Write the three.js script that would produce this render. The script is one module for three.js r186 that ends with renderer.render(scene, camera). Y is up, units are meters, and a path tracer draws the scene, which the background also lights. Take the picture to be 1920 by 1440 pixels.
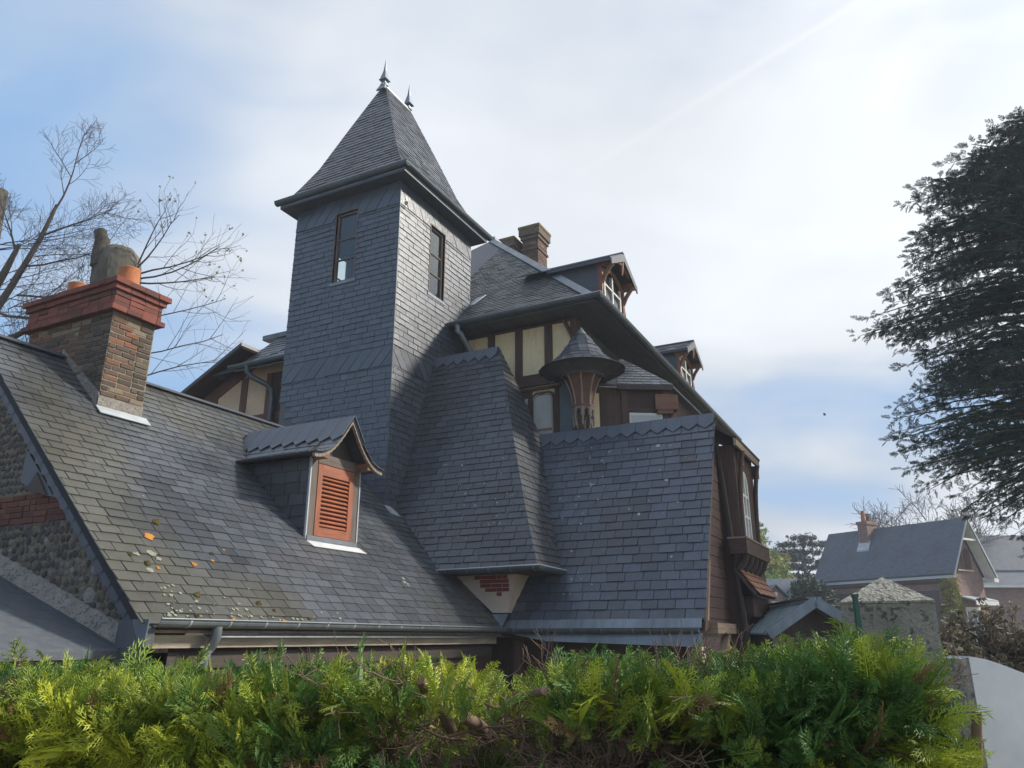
import * as THREE from 'three';
import { mergeGeometries } from 'three/addons/utils/BufferGeometryUtils.js';

// ---------------------------------------------------------------- camera, sky, sun, exposure
const scene = new THREE.Scene();
const V = (x, y, z) => new THREE.Vector3(x, y, z);
const PITCH = Math.atan(475 / 1450), YAW = 27.26 * Math.PI / 180;
const camera = new THREE.PerspectiveCamera(2 * Math.atan(720 / 1450) * 180 / Math.PI, 4 / 3, 0.1, 900);
camera.position.set(0, 2.5, 0);
const FWD = V(-Math.sin(YAW), 0, -Math.cos(YAW)), RGT = V(Math.cos(YAW), 0, -Math.sin(YAW));
camera.lookAt(V(-Math.sin(YAW) * Math.cos(PITCH), 2.5 + Math.sin(PITCH), -Math.cos(YAW) * Math.cos(PITCH)));
const renderer = new THREE.WebGLRenderer({ antialias: true });
renderer.toneMapping = THREE.LinearToneMapping;
renderer.toneMappingExposure = 1.68;
renderer.shadowMap.enabled = true;

const SUN = V(0.68, 0.60, -0.52).normalize();
const sun = new THREE.DirectionalLight(new THREE.Color(1.0, 0.93, 0.82), 3.15);
sun.position.copy(SUN).multiplyScalar(80).add(V(-6, 0, -12)); sun.target.position.set(-6, 0, -12);
sun.castShadow = true; sun.shadow.radius = 12; sun.shadow.mapSize.set(4096, 4096);
Object.assign(sun.shadow.camera, { left: -45, right: 45, top: 45, bottom: -45, near: 1, far: 220 });
scene.add(sun, sun.target);

// ---------------------------------------------------------------- random numbers and noise
function rng(seed) { let a = seed >>> 0; return () => { a = (a + 0x6D2B79F5) | 0; let t = Math.imul(a ^ (a >>> 15), 1 | a); t = (t + Math.imul(t ^ (t >>> 7), 61 | t)) ^ t; return ((t ^ (t >>> 14)) >>> 0) / 4294967296; }; }
const R = rng(7);
const rr = (a, b) => a + (b - a) * R();
const clamp = (x, a = 0, b = 1) => Math.min(b, Math.max(a, x));
const smooth = (a, b, x) => { const t = clamp((x - a) / (b - a)); return t * t * (3 - 2 * t); };
const lerp = (a, b, t) => a + (b - a) * t;
function hash2(x, y, s) { let h = Math.imul(x | 0, 374761393) ^ Math.imul(y | 0, 668265263) ^ Math.imul(s | 0, 1442695041); h = Math.imul(h ^ (h >>> 13), 1274126177); return ((h ^ (h >>> 16)) >>> 0) / 4294967296; }
function vnoise(x, y, s = 1, px = 0, py = 0) {
  const xi = Math.floor(x), yi = Math.floor(y), fx = x - xi, fy = y - yi;
  const w = (a, p) => p ? ((a % p) + p) % p : a;
  const u = fx * fx * (3 - 2 * fx), v = fy * fy * (3 - 2 * fy);
  const a = hash2(w(xi, px), w(yi, py), s), b = hash2(w(xi + 1, px), w(yi, py), s), c = hash2(w(xi, px), w(yi + 1, py), s), d = hash2(w(xi + 1, px), w(yi + 1, py), s);
  return lerp(lerp(a, b, u), lerp(c, d, u), v);
}
function fbm(x, y, s = 1, oct = 5, px = 0, py = 0) { let r = 0, a = 0.5, n = 0; for (let i = 0; i < oct; i++) { r += a * vnoise(x, y, s + i * 17, px, py); n += a; x *= 2; y *= 2; px *= 2; py *= 2; a *= 0.5; } return r / n; }

// ---------------------------------------------------------------- sky: thin bright cloud veil with blue gaps, computed all round
{
  const W = 2048, H = 1024, data = new Float32Array(W * H * 4);
  const pix = (px, py) => { const f = 1450, up = V(Math.sin(YAW) * Math.sin(PITCH), Math.cos(PITCH), Math.cos(YAW) * Math.sin(PITCH)); const fw = V(-Math.sin(YAW) * Math.cos(PITCH), Math.sin(PITCH), -Math.cos(YAW) * Math.cos(PITCH)); return fw.multiplyScalar(f).addScaledVector(RGT, px - 960).addScaledVector(up, -(py - 720)).normalize(); };
  const t0 = pix(1190, 262), t1 = pix(1600, 10), tn = t0.clone().cross(t1).normalize(), tm = t0.clone().add(t1).normalize();
  const blueHi = [0.185, 0.315, 0.52], blueLo = [0.28, 0.42, 0.585];
  for (let j = 0; j < H; j++) for (let i = 0; i < W; i++) {
    const lat = ((j + 0.5) / H - 0.5) * Math.PI, lon = ((i + 0.5) / W - 0.5) * 2 * Math.PI;
    const x = Math.cos(lat) * Math.cos(lon), y = Math.sin(lat), z = Math.cos(lat) * Math.sin(lon);
    const k = (j * W + i) * 4;
    if (y < -0.03) { data[k] = 0.30; data[k + 1] = 0.31; data[k + 2] = 0.30; data[k + 3] = 1; continue; }
    const yy = Math.max(y, 0), q = 1 / (yy + 0.22);
    const d = x * SUN.x + y * SUN.y + z * SUN.z;
    // cloud plane coordinates, streaks run from the far right to the near left
    const X = x * q, Z = z * q;
    const su = X * 0.82 - Z * 0.57, sv = X * 0.57 + Z * 0.82;
    const wx = fbm(su * 0.7 + 3, sv * 0.7, 11, 4) - 0.5, wy = fbm(su * 0.7, sv * 0.7 + 9, 12, 4) - 0.5;
    const cirr = fbm(su * 0.62 + wx * 1.3 + 5.2, sv * 1.9 + wy * 1.6 + 2.1, 21, 6);
    const puff = fbm(X * 1.15 + wx + 7.7, Z * 1.15 + wy + 1.3, 31, 6);
    const veil = smooth(-0.50, 0.55, d);                         // the haze thickens towards the sun
    let c = clamp(0.16 + veil * 0.70 + (cirr - 0.5) * 1.55 + (puff - 0.5) * 1.15);
    c = smooth(0.10, 1.0, c);
    const gd = x * tn.x + y * tn.y + z * tn.z, al = x * tm.x + y * tm.y + z * tm.z;
    let trail = 0; if (al > 0.955) { const wv = 0.0028 * (0.6 + fbm(al * 160, 1, 51, 3)); trail = Math.exp(-gd * gd / (wv * wv)) * smooth(0.965, 0.99, al); c = clamp(c + 0.16 * trail); }
    const hz = Math.exp(-yy * 5);
    const glow = Math.pow(clamp(d), 7) * 0.50 + Math.pow(clamp(d * 0.5 + 0.5), 3) * 0.10;
    const shade = 0.90 + (puff - 0.5) * 0.72 + (cirr - 0.5) * 0.36 + trail * 0.03;
    const cl = [(0.455 + glow) * shade, (0.480 + glow) * shade, (0.518 + glow * 0.95) * shade];
    for (let ch = 0; ch < 3; ch++) {
      const b = lerp(blueHi[ch], blueLo[ch], hz) * (0.92 + glow * 0.6);
      data[k + ch] = lerp(b, cl[ch], c);
    }
    data[k + 3] = 1;
  }
  const t = new THREE.DataTexture(data, W, H, THREE.RGBAFormat, THREE.FloatType);
  t.mapping = THREE.EquirectangularReflectionMapping; t.magFilter = THREE.LinearFilter; t.minFilter = THREE.LinearFilter; t.wrapS = THREE.RepeatWrapping; t.needsUpdate = true;
  scene.background = t; scene.environment = t;
}
scene.fog = new THREE.FogExp2(new THREE.Color(0.74, 0.81, 0.92), 0.0015);

// ---------------------------------------------------------------- textures (colour variation, grain, relief)
const toS = (c) => { c = clamp(c); return Math.round(255 * (c <= 0.0031308 ? 12.92 * c : 1.055 * Math.pow(c, 1 / 2.4) - 0.055)); };
function tex(size, metres, fn, srgb = true) {
  const d = new Uint8Array(size * size * 4);
  for (let j = 0; j < size; j++) for (let i = 0; i < size; i++) {
    const c = fn(i / size, j / size), k = (j * size + i) * 4;
    for (let q = 0; q < 3; q++) d[k + q] = srgb ? toS(c[q]) : Math.round(255 * clamp(c[q]));
    d[k + 3] = 255;
  }
  const t = new THREE.DataTexture(d, size, size); t.wrapS = t.wrapT = THREE.RepeatWrapping; t.magFilter = THREE.LinearFilter; t.minFilter = THREE.LinearMipmapLinearFilter; t.generateMipmaps = true;
  t.colorSpace = srgb ? THREE.SRGBColorSpace : THREE.NoColorSpace; t.repeat.set(1 / metres, 1 / metres); t.needsUpdate = true; return t;
}
const g3 = (v) => [v, v, v];
const F = (u, v, f, s, o = 4, fy = f) => fbm(u * f, v * fy, s, o, f, fy);
const tSlate = tex(512, 0.9, (u, v) => { const a = F(u, v, 6, 1, 5), b = F(u, v, 24, 2, 3, 6), c = F(u, v, 80, 3, 2); const m = 0.62 + 0.5 * a * 0.7 + 0.22 * b + (c - 0.5) * 0.22; const w = smooth(0.66, 0.74, F(u, v, 34, 9, 3)) * 0.25; return [m + w * 0.9, m + w, m + w * 0.8]; });
const tSlateB = tex(512, 0.9, (u, v) => g3(0.5 + (F(u, v, 10, 4, 5) - 0.5) * 0.9 + (F(u, v, 60, 5, 2, 20) - 0.5) * 0.35), false);
const tWoodV = tex(512, 0.8, (u, v) => { const a = F(u, v, 40, 6, 4, 3), b = F(u, v, 6, 7, 4, 2), c = F(u, v, 120, 8, 2, 6); const m = 0.52 + a * 0.55 + (b - 0.5) * 0.55 + (c - 0.5) * 0.2; return [m, m * 0.98, m * 0.96]; });
const tGrain = tex(256, 0.5, (u, v) => g3(0.8 + (F(u, v, 8, 13, 5) - 0.5) * 0.5 + (F(u, v, 60, 14, 2) - 0.5) * 0.3));
const tPlaster = tex(512, 1.6, (u, v) => { const a = F(u, v, 5, 15, 5), b = F(u, v, 40, 16, 3), s = F(u, v, 26, 17, 4, 3); const m = 0.88 + (a - 0.5) * 0.3 + (b - 0.5) * 0.10 - smooth(0.62, 0.85, s) * 0.12; return [m, m * 0.985, m * 0.95]; });
const tConc = tex(512, 0.5, (u, v) => { const a = F(u, v, 6, 18, 5), p = F(u, v, 46, 19, 3), q = F(u, v, 26, 20, 3); let m = 0.75 + (a - 0.5) * 0.45; m += smooth(0.60, 0.72, p) * 0.20; m -= smooth(0.60, 0.72, q) * 0.40; return [m, m * 0.98, m * 0.93]; });
const tConcB = tex(256, 0.5, (u, v) => g3(0.5 + (F(u, v, 40, 19, 4) - 0.5) * 1.2), false);
const tZinc = tex(256, 1.2, (u, v) => { const a = F(u, v, 4, 22, 5), b = F(u, v, 20, 23, 4, 4); const m = 0.8 + (a - 0.5) * 0.5 + (b - 0.5) * 0.35; return [m, m, m]; });
const tBark = tex(256, 0.4, (u, v) => { const a = F(u, v, 20, 24, 4, 4), b = F(u, v, 5, 25, 3); const m = 0.45 + a * 0.7 + (b - 0.5) * 0.5; return [m, m * 0.97, m * 0.92]; });
const tFarBrick = tex(512, 2.4, (u, v) => {
  const rows = 32, y = v * rows, r = Math.floor(y), x = u * 11 + (r % 2) * 0.5, c = Math.floor(x), fx = x - c, fy = y - r;
  const n = hash2(((c % 11) + 11) % 11, r, 41), st = F(u, v, 4, 26, 4);
  const mort = fx < 0.05 || fy < 0.16;
  if (mort) return [0.30 + st * 0.1, 0.27 + st * 0.1, 0.24 + st * 0.08];
  const m = 0.6 + n * 0.6; return [0.21 * m + st * 0.02, 0.10 * m + st * 0.02, 0.075 * m + st * 0.02];
});
const tFarSlate = tex(512, 2.4, (u, v) => { const rows = 20, y = v * rows, r = Math.floor(y), x = u * 10 + (r % 2) * 0.5, c = Math.floor(x), fy = y - r, fx = x - c; const n = hash2(((c % 10) + 10) % 10, r, 43); const st = F(u, v, 4, 27, 5); let m = 0.72 + n * 0.28 + (st - 0.5) * 0.5; if (fy < 0.14 || fx < 0.05) m *= 0.6; return [m, m, m]; });
const tGround = tex(512, 6, (u, v) => { const a = F(u, v, 8, 28, 5), b = F(u, v, 60, 29, 3); const m = 0.55 + a * 0.6 + (b - 0.5) * 0.6; return [m, m, m * 0.9]; });

const mat = (r, g, b, o = {}) => { const { phys, ...p } = o; const m = new (phys ? THREE.MeshPhysicalMaterial : THREE.MeshStandardMaterial)({ roughness: 0.8, metalness: 0, ...p }); m.color.setRGB(r, g, b); return m; };
const M = {
  slate: mat(1, 1, 1, { phys: true, ior: 1.6, vertexColors: true, map: tSlate, bumpMap: tSlateB, bumpScale: 0.004, roughness: 0.36 }),
  deck: mat(0.025, 0.026, 0.03, { roughness: 0.9 }),
  slatePlain: mat(0.075, 0.082, 0.098, { map: tSlate, roughness: 0.5 }),
  slateCap: mat(0.10, 0.115, 0.145, { map: tSlate, roughness: 0.42, bumpMap: tSlateB, bumpScale: 0.003 }),
  zinc: mat(0.23, 0.258, 0.285, { map: tZinc, roughness: 0.42, metalness: 0.35 }),
  zincPale: mat(0.50, 0.54, 0.57, { map: tZinc, roughness: 0.5, metalness: 0.2 }),
  zincDark: mat(0.115, 0.135, 0.15, { map: tZinc, roughness: 0.42, metalness: 0.3 }),
  zincRidge: mat(0.21, 0.25, 0.295, { map: tZinc, roughness: 0.45, metalness: 0.25 }),
  beam: mat(0.10, 0.056, 0.042, { map: tWoodV, roughness: 0.75 }),
  beamRed: mat(0.165, 0.08, 0.056, { map: tWoodV, roughness: 0.75 }),
  darkWood: mat(0.075, 0.056, 0.048, { map: tWoodV, roughness: 0.75 }),
  carved: mat(0.24, 0.12, 0.075, { map: tWoodV, roughness: 0.7 }),
  carvedGrey: mat(0.26, 0.215, 0.175, { map: tWoodV, roughness: 0.8 }),
  shutter: mat(0.38, 0.115, 0.05, { map: tWoodV, roughness: 0.6 }),
  greyWood: mat(0.17, 0.135, 0.115, { map: tWoodV, roughness: 0.85 }),
  oldWood: mat(0.33, 0.25, 0.18, { map: tWoodV, roughness: 0.85 }),
  paleWood: mat(0.50, 0.43, 0.34, { map: tWoodV, roughness: 0.85 }),
  boardBrown: mat(0.075, 0.038, 0.028, { map: tWoodV, roughness: 0.75 }),
  boardDark: mat(0.095, 0.092, 0.098, { map: tWoodV, roughness: 0.75 }),
  cream: mat(0.86, 0.72, 0.45, { map: tPlaster, roughness: 0.9 }),
  creamRose: mat(0.70, 0.52, 0.36, { map: tPlaster, roughness: 0.9 }),
  bluegrey: mat(0.16, 0.20, 0.24, { map: tPlaster, roughness: 0.8 }),
  whitePaint: mat(0.78, 0.78, 0.76, { map: tPlaster, roughness: 0.55 }),
  plaster: mat(0.60, 0.50, 0.42, { map: tPlaster, roughness: 0.9 }),
  mortar: mat(0.32, 0.265, 0.20, { map: tConc, roughness: 0.95 }),
  mortarDark: mat(0.13, 0.115, 0.10, { map: tConc, roughness: 0.95 }),
  cement: mat(0.30, 0.28, 0.26, { map: tConc, bumpMap: tConcB, bumpScale: 0.006, roughness: 0.95 }),
  concrete: mat(0.27, 0.26, 0.225, { map: tConc, bumpMap: tConcB, bumpScale: 0.008, roughness: 0.95 }),
  terracotta: mat(0.50, 0.17, 0.06, { map: tGrain, roughness: 0.8 }),
  glass: mat(0.92, 0.96, 0.96, { phys: true, transmission: 1, thickness: 0, roughness: 0.02, ior: 1.5 }),
  curtain: mat(0.58, 0.60, 0.62, { map: tPlaster, roughness: 0.9 }),
  interior: mat(0.12, 0.12, 0.125, { roughness: 0.95 }),
  felt: mat(0.105, 0.118, 0.135, { map: tGrain, roughness: 0.62 }),
  bark: mat(0.115, 0.098, 0.080, { map: tBark, roughness: 0.95 }),
  twig: mat(0.085, 0.066, 0.058, { roughness: 0.95 }),
  barkGrey: mat(0.15, 0.14, 0.115, { map: tBark, bumpMap: tBark, bumpScale: 0.02, roughness: 0.95 }),
  hedgeWood: mat(0.20, 0.135, 0.095, { map: tBark, roughness: 0.95 }),
  hedgeTwig: mat(0.16, 0.105, 0.075, { roughness: 0.95 }),
  cutWood: mat(0.36, 0.25, 0.16, { map: tGrain, roughness: 0.9 }),
  farBrick: mat(1, 1, 1, { map: tFarBrick, roughness: 0.9 }),
  farSlate: mat(0.088, 0.104, 0.134, { map: tFarSlate, roughness: 0.62 }),
  white: mat(0.78, 0.79, 0.80, { map: tPlaster, roughness: 0.8 }),
  green: mat(0.012, 0.075, 0.05, { roughness: 0.5 }),
  metalRoof: mat(0.46, 0.53, 0.54, { map: tZinc, roughness: 0.34, metalness: 0.5 }),
  ground: mat(0.17, 0.16, 0.10, { map: tGround, roughness: 1 }),
  paving: mat(0.36, 0.345, 0.32, { map: tConc, roughness: 0.95 }),
  darkGlass: mat(0.03, 0.035, 0.04, { roughness: 0.08 }),
  bird: mat(0.05, 0.05, 0.055, { roughness: 0.9 }),
};

// ---------------------------------------------------------------- modelling helpers
class GB {                                    // collects triangles in world metres, box-projected uv
  constructor(c) { this.p = []; this.n = []; this.t = []; this.c = []; this.col = c || null; this.turn = false; this.uo = [0, 0]; }
  vert(a, n) {
    this.p.push(a.x, a.y, a.z); this.n.push(n.x, n.y, n.z);
    const ax = Math.abs(n.x), ay = Math.abs(n.y), az = Math.abs(n.z);
    let u, v; if (ay > ax && ay > az) { u = a.x; v = a.z; } else if (ax > az) { u = a.z; v = a.y; } else { u = a.x; v = a.y; }
    if (this.turn) [u, v] = [v, u];
    this.t.push(u + this.uo[0], v + this.uo[1]);
    if (this.col) this.c.push(this.col[0], this.col[1], this.col[2]);
  }
  tri(a, b, c, n) { n = n || b.clone().sub(a).cross(c.clone().sub(a)).normalize(); this.vert(a, n); this.vert(b, n); this.vert(c, n); return this; }
  quad(a, b, c, d) { const n = c.clone().sub(a).cross(d.clone().sub(b)).normalize(); this.tri(a, b, c, n); this.tri(a, c, d, n); return this; }
  poly(pts) { for (let i = 1; i < pts.length - 1; i++) this.tri(pts[0], pts[i], pts[i + 1]); return this; }
  slab(pts, w) { const q = pts.map(p => p.clone().add(w)); const nn = pts[1].clone().sub(pts[0]).cross(pts[2].clone().sub(pts[0])); const A = nn.dot(w) > 0 ? [pts.slice().reverse(), q] : [pts, q.slice().reverse()]; this.poly(A[0]); this.poly(A[1]); const f = nn.dot(w) > 0; for (let i = 0; i < pts.length; i++) { const j = (i + 1) % pts.length; f ? this.quad(pts[i], pts[j], q[j], q[i]) : this.quad(pts[j], pts[i], q[i], q[j]); } return this; }
  box(x0, y0, z0, x1, y1, z1) { return this.slab([V(x0, y0, z1), V(x1, y0, z1), V(x1, y1, z1), V(x0, y1, z1)], V(0, 0, z0 - z1)); }
  bar(a, b, w, h, upv = V(0, 1, 0)) { const d = b.clone().sub(a).normalize(); const s = d.clone().cross(upv).normalize().multiplyScalar(w / 2), t = s.clone().cross(d).normalize().multiplyScalar(h / 2); const q = [a.clone().add(s).add(t), a.clone().add(s).sub(t), a.clone().sub(s).sub(t), a.clone().sub(s).add(t)]; return this.slab(q, b.clone().sub(a)); }
  tube(pts, rad, seg = 8, cap = true) {
    const rf = typeof rad === 'function' ? rad : () => rad, rings = [];
    let ref = V(0, 1, 0); const d0 = pts[1].clone().sub(pts[0]).normalize(); if (Math.abs(d0.y) > 0.9) ref = V(1, 0, 0);
    for (let i = 0; i < pts.length; i++) { const d = pts[Math.min(i + 1, pts.length - 1)].clone().sub(pts[Math.max(i - 1, 0)]).normalize(); const s = d.clone().cross(ref).normalize(), t = s.clone().cross(d).normalize(); const r = rf(i / (pts.length - 1)); const ring = []; for (let k = 0; k < seg; k++) { const a = k / seg * 2 * Math.PI, n = s.clone().multiplyScalar(Math.cos(a)).addScaledVector(t, Math.sin(a)); ring.push([pts[i].clone().addScaledVector(n, r), n]); } rings.push(ring); }
    for (let i = 0; i < rings.length - 1; i++) for (let k = 0; k < seg; k++) { const A = rings[i][k], B = rings[i][(k + 1) % seg], C = rings[i + 1][(k + 1) % seg], D = rings[i + 1][k]; for (const q of [A, D, C, A, C, B]) this.vert(q[0], q[1]); }
    if (cap) { const e = rings[0].map(q => q[0]), f = rings[rings.length - 1].map(q => q[0]); this.poly(e); this.poly(f.reverse()); }
    return this;
  }
  halfRound(a, b, r, th = 0.006, seg = 8) {    // an open half-round gutter from a to b, opening upwards
    const d = b.clone().sub(a).normalize(), s = d.clone().cross(V(0, 1, 0)).normalize();
    const arc = (rad, p) => { const o = []; for (let k = 0; k <= seg; k++) { const t = Math.PI + k / seg * Math.PI; o.push(p.clone().addScaledVector(s, Math.cos(t) * rad).add(V(0, Math.sin(t) * rad, 0))); } return o; };
    const A = arc(r, a), B = arc(r, b), A2 = arc(r - th, a), B2 = arc(r - th, b);
    for (let k = 0; k < seg; k++) { this.quad(A[k], B[k], B[k + 1], A[k + 1]); this.quad(A2[k + 1], B2[k + 1], B2[k], A2[k]); this.quad(A[k], A[k + 1], A2[k + 1], A2[k]); this.quad(B[k + 1], B[k], B2[k], B2[k + 1]); }
    for (const k of [0, seg]) this.quad(A[k], A2[k], B2[k], B[k]);
    return this;
  }
  geo() { const g = new THREE.BufferGeometry(); g.setAttribute('position', new THREE.Float32BufferAttribute(this.p, 3)); g.setAttribute('normal', new THREE.Float32BufferAttribute(this.n, 3)); g.setAttribute('uv', new THREE.Float32BufferAttribute(this.t, 2)); if (this.col) g.setAttribute('color', new THREE.Float32BufferAttribute(this.c, 3)); return g; }
}
const baseOf = new WeakMap(), used = new Map();
function numbered(n) { const k = used.get(n) || 0; used.set(n, k + 1); return k ? `${n}_${String(k).padStart(3, '0')}` : n; }
function thing(name, base, label, category, group, kind) {
  const o = new THREE.Group(); o.name = numbered(name); o.position.copy(base); baseOf.set(o, base.clone()); scene.add(o);
  o.userData = { label, category }; if (group) o.userData.group = group; if (kind) o.userData.kind = kind; return o;
}
function add(parent, name, g, m, label) {       // a part in world metres under its thing or part
  if (g instanceof GB) g = g.geo();
  const b = parent === scene ? V(0, 0, 0) : baseOf.get(parent); g.translate(-b.x, -b.y, -b.z);
  const o = new THREE.Mesh(g, m); o.name = parent === scene ? numbered(name) : name; parent.add(o); baseOf.set(o, b);
  if (label) o.userData.label = label; return o;
}
function piece(parent, name, g, m, pos, quat, scl) {    // a shared-geometry piece
  const o = new THREE.Mesh(g, m); o.name = name; o.position.copy(pos).sub(baseOf.get(parent)); if (quat) o.quaternion.copy(quat); if (scl) o.scale.copy(scl); parent.add(o); return o;
}
function struct(name, g, m) { const o = add(scene, name, g, m); o.userData.kind = 'structure'; return o; }
const stuff = (o) => { o.userData.kind = 'stuff'; return o; };

// clip a (u,v) polygon by the half plane left of a->b
function clipHalf(poly, ax, ay, bx, by) {
  const out = [], sd = (p) => (bx - ax) * (p[1] - ay) - (by - ay) * (p[0] - ax);
  for (let i = 0; i < poly.length; i++) { const p = poly[i], q = poly[(i + 1) % poly.length], sp = sd(p), sq = sd(q); if (sp >= 0) out.push(p); if ((sp >= 0) !== (sq >= 0)) { const t = sp / (sp - sq); out.push([lerp(p[0], q[0], t), lerp(p[1], q[1], t)]); } }
  return out;
}
const parea = (p) => { let a = 0; for (let i = 0; i < p.length; i++) { const q = p[(i + 1) % p.length]; a += p[i][0] * q[1] - q[0] * p[i][1]; } return a / 2; };
// Slates laid in courses over a surface map(u, v): every slate is a thin tilted slab; those for which one(u,v) is true become parts of their own.
function slates(o) {
  const { parent, map, v0, v1, left, right, e, w, tone, holes = [], one, skip, skew = 0, gap = 0.006, th = 0.015, name = 'slate', rest = 'slates', rough = 0.12, m = M.slate, vary } = o;
  const all = new GB([1, 1, 1]); let row = 0, n = 0;
  for (let vb = v0; vb < v1 - 0.02; vb += e, row++) {
    const vt = Math.min(vb + e, v1), lv = Math.min(left(vb), left(vt)), rv = Math.max(right(vb), right(vt));
    let u = lv - w + ((row % 2) * 0.5 + 0.12 * R()) * w - (skew > 0 ? skew : 0);
    while (u < rv + Math.abs(skew)) {
      const ww = w * rr(0.88, 1.12), u0 = u, u1 = u + ww; u = u1;
      const jb = rr(-0.004, 0.004), jb2 = jb + rr(-0.004, 0.004), tv = Math.min(vt + 0.012, v1);
      let polys = [[[u0 + gap, vb + jb], [u1 - gap, vb + jb2], [u1 - gap + skew, tv], [u0 + gap + skew, tv]]];
      polys = polys.map(p => clipHalf(p, left(vt), vt, left(vb), vb)).map(p => p.length > 2 ? clipHalf(p, right(vb), vb, right(vt), vt) : p);
      for (const h of holes) polys = polys.flatMap(p => {
        if (p.length < 3) return [];
        const a = clipHalf(p, h[0], 0, h[0], 1), b = clipHalf(p, h[1], 1, h[1], 0), m0 = clipHalf(p, h[0], 1, h[0], 0), mid = m0.length > 2 ? clipHalf(m0, h[1], 0, h[1], 1) : [];
        const lo = mid.length > 2 ? clipHalf(mid, 1, h[2], 0, h[2]) : [], hi = mid.length > 2 ? clipHalf(mid, 0, h[3], 1, h[3]) : [];
        return [a, b, lo, hi].filter(q => q.length > 2 && parea(q) > 1e-5);
      });
      for (const p of polys) {
        if (p.length < 3 || parea(p) < 4e-4) continue;
        const cu = (u0 + u1 + skew) / 2, cv = (vb + vt) / 2, c = map(cu, cv); if (skip && skip(c, cu, cv)) continue;
        const du = map(cu + 0.01, cv).sub(c), dv = map(cu, cv + 0.01).sub(c), N = du.cross(dv).normalize();
        const t = th * rr(0.75, 1.5), lift = (v) => lerp(t, 0.002, clamp((v - vb) / (vt - vb)));
        let k = 1 + rr(-1, 1) * rough * 1.4 + (R() < 0.06 ? rr(-0.25, 0.3) : 0); let col = [tone[0] * k * rr(0.97, 1.03), tone[1] * k, tone[2] * k * rr(0.97, 1.03)];
        if (vary) col = vary(col, c, cu, cv);
        const single = one && one(cu, cv, c), gb = single ? new GB(col) : all; gb.col = col;
        const ou = [R() * 3, R() * 3];
        const top = p.map(q => map(q[0], q[1]).addScaledVector(N, lift(q[1]))), bot = p.map(q => map(q[0], q[1]).addScaledVector(N, -0.002));
        const s0 = gb.p.length / 3;
        for (let i = 1; i < top.length - 1; i++) gb.tri(top[0], top[i], top[i + 1]);
        const s1 = gb.p.length / 3;
        for (let i = 0; i < p.length; i++) { const j = (i + 1) % p.length; if (p[i][1] > tv - 1e-6 && p[j][1] > tv - 1e-6) continue; gb.quad(bot[i], bot[j], top[j], top[i]); }
        // uv of the face: metres along the slope, shifted slate by slate
        for (let i = 1, q = s0; i < top.length - 1; i++) for (const id of [0, i, i + 1]) { gb.t[q * 2] = p[id][0] + ou[0]; gb.t[q * 2 + 1] = p[id][1] + ou[1]; q++; }
        if (single) { const g = gb.geo(), b = baseOf.get(parent); g.translate(-c.x, -c.y, -c.z); const me = new THREE.Mesh(g, m); me.name = name; me.position.copy(c).sub(b); parent.add(me); }
        n++;
      }
    }
  }
  if (all.p.length) stuff(add(parent, rest, all, m));
  return n;
}
// irregular unit brick shapes and stones, shared by all
const brickGeo = [0, 1, 2, 3, 4].map(() => { const b = 0.06, g = new GB(); const f = (s) => [[-0.5, -0.5], [0.5, -0.5], [0.5, 0.5], [-0.5, 0.5]].map(([x, y]) => V(x * (1 - s) + rr(-0.02, 0.02), y * (1 - s * 2.2) + rr(-0.05, 0.05), 0)); const A = f(0).map(p => p.setZ(-0.5)), B = f(0).map(p => p.setZ(0.5 - b)), C = f(b).map(p => p.setZ(0.5)); g.poly(C); for (let i = 0; i < 4; i++) { const j = (i + 1) % 4; g.quad(B[i], B[j], C[j], C[i]); g.quad(A[i], A[j], B[j], B[i]); } const q = g.geo(); return q; });
function frame(U, W) { const N = U.clone().cross(W).normalize(); return new THREE.Quaternion().setFromRotationMatrix(new THREE.Matrix4().makeBasis(U, W, N)); }
function bricks(o) {                            // a face of single bricks; O is its lower left corner seen from outside, U and W unit vectors
  const { parent, O, U, W, width, height, len = 0.22, course = 0.075, mats, proud = 0.012, joint = 0.012, inside, name = 'brick', header = 0.25, depth = 0.03, stained } = o;
  const N = U.clone().cross(W).normalize(), Q = frame(U, W); let n = 0;
  for (let r = 0, y = 0; y < height - course * 0.4; y += course, r++) {
    const h = Math.min(course, height - y) - joint; let x = -(r % 2) * len * 0.5;
    while (x < width - 0.02) {
      const l = R() < header ? len * 0.5 : len; let a = Math.max(0, x), b = Math.min(width, x + l); x += l;
      if (b - a < 0.045) continue; a += joint / 2; b -= joint / 2;
      const cx = (a + b) / 2, cy = y + course / 2; if (inside && !inside(cx, cy)) continue;
      const d = proud + rr(-0.006, 0.006);
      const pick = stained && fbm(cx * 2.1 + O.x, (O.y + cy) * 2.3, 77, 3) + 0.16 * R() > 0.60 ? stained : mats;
      piece(parent, name, brickGeo[n % 5], pick[Math.floor(R() * pick.length)], O.clone().addScaledVector(U, cx).addScaledVector(W, cy).addScaledVector(N, d - depth / 2), Q, V(b - a, h, depth)); n++;
    }
  }
  return n;
}
const brickMats = (list) => list.map(c => mat(c[0], c[1], c[2], { map: tGrain, roughness: 0.95 }));
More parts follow.
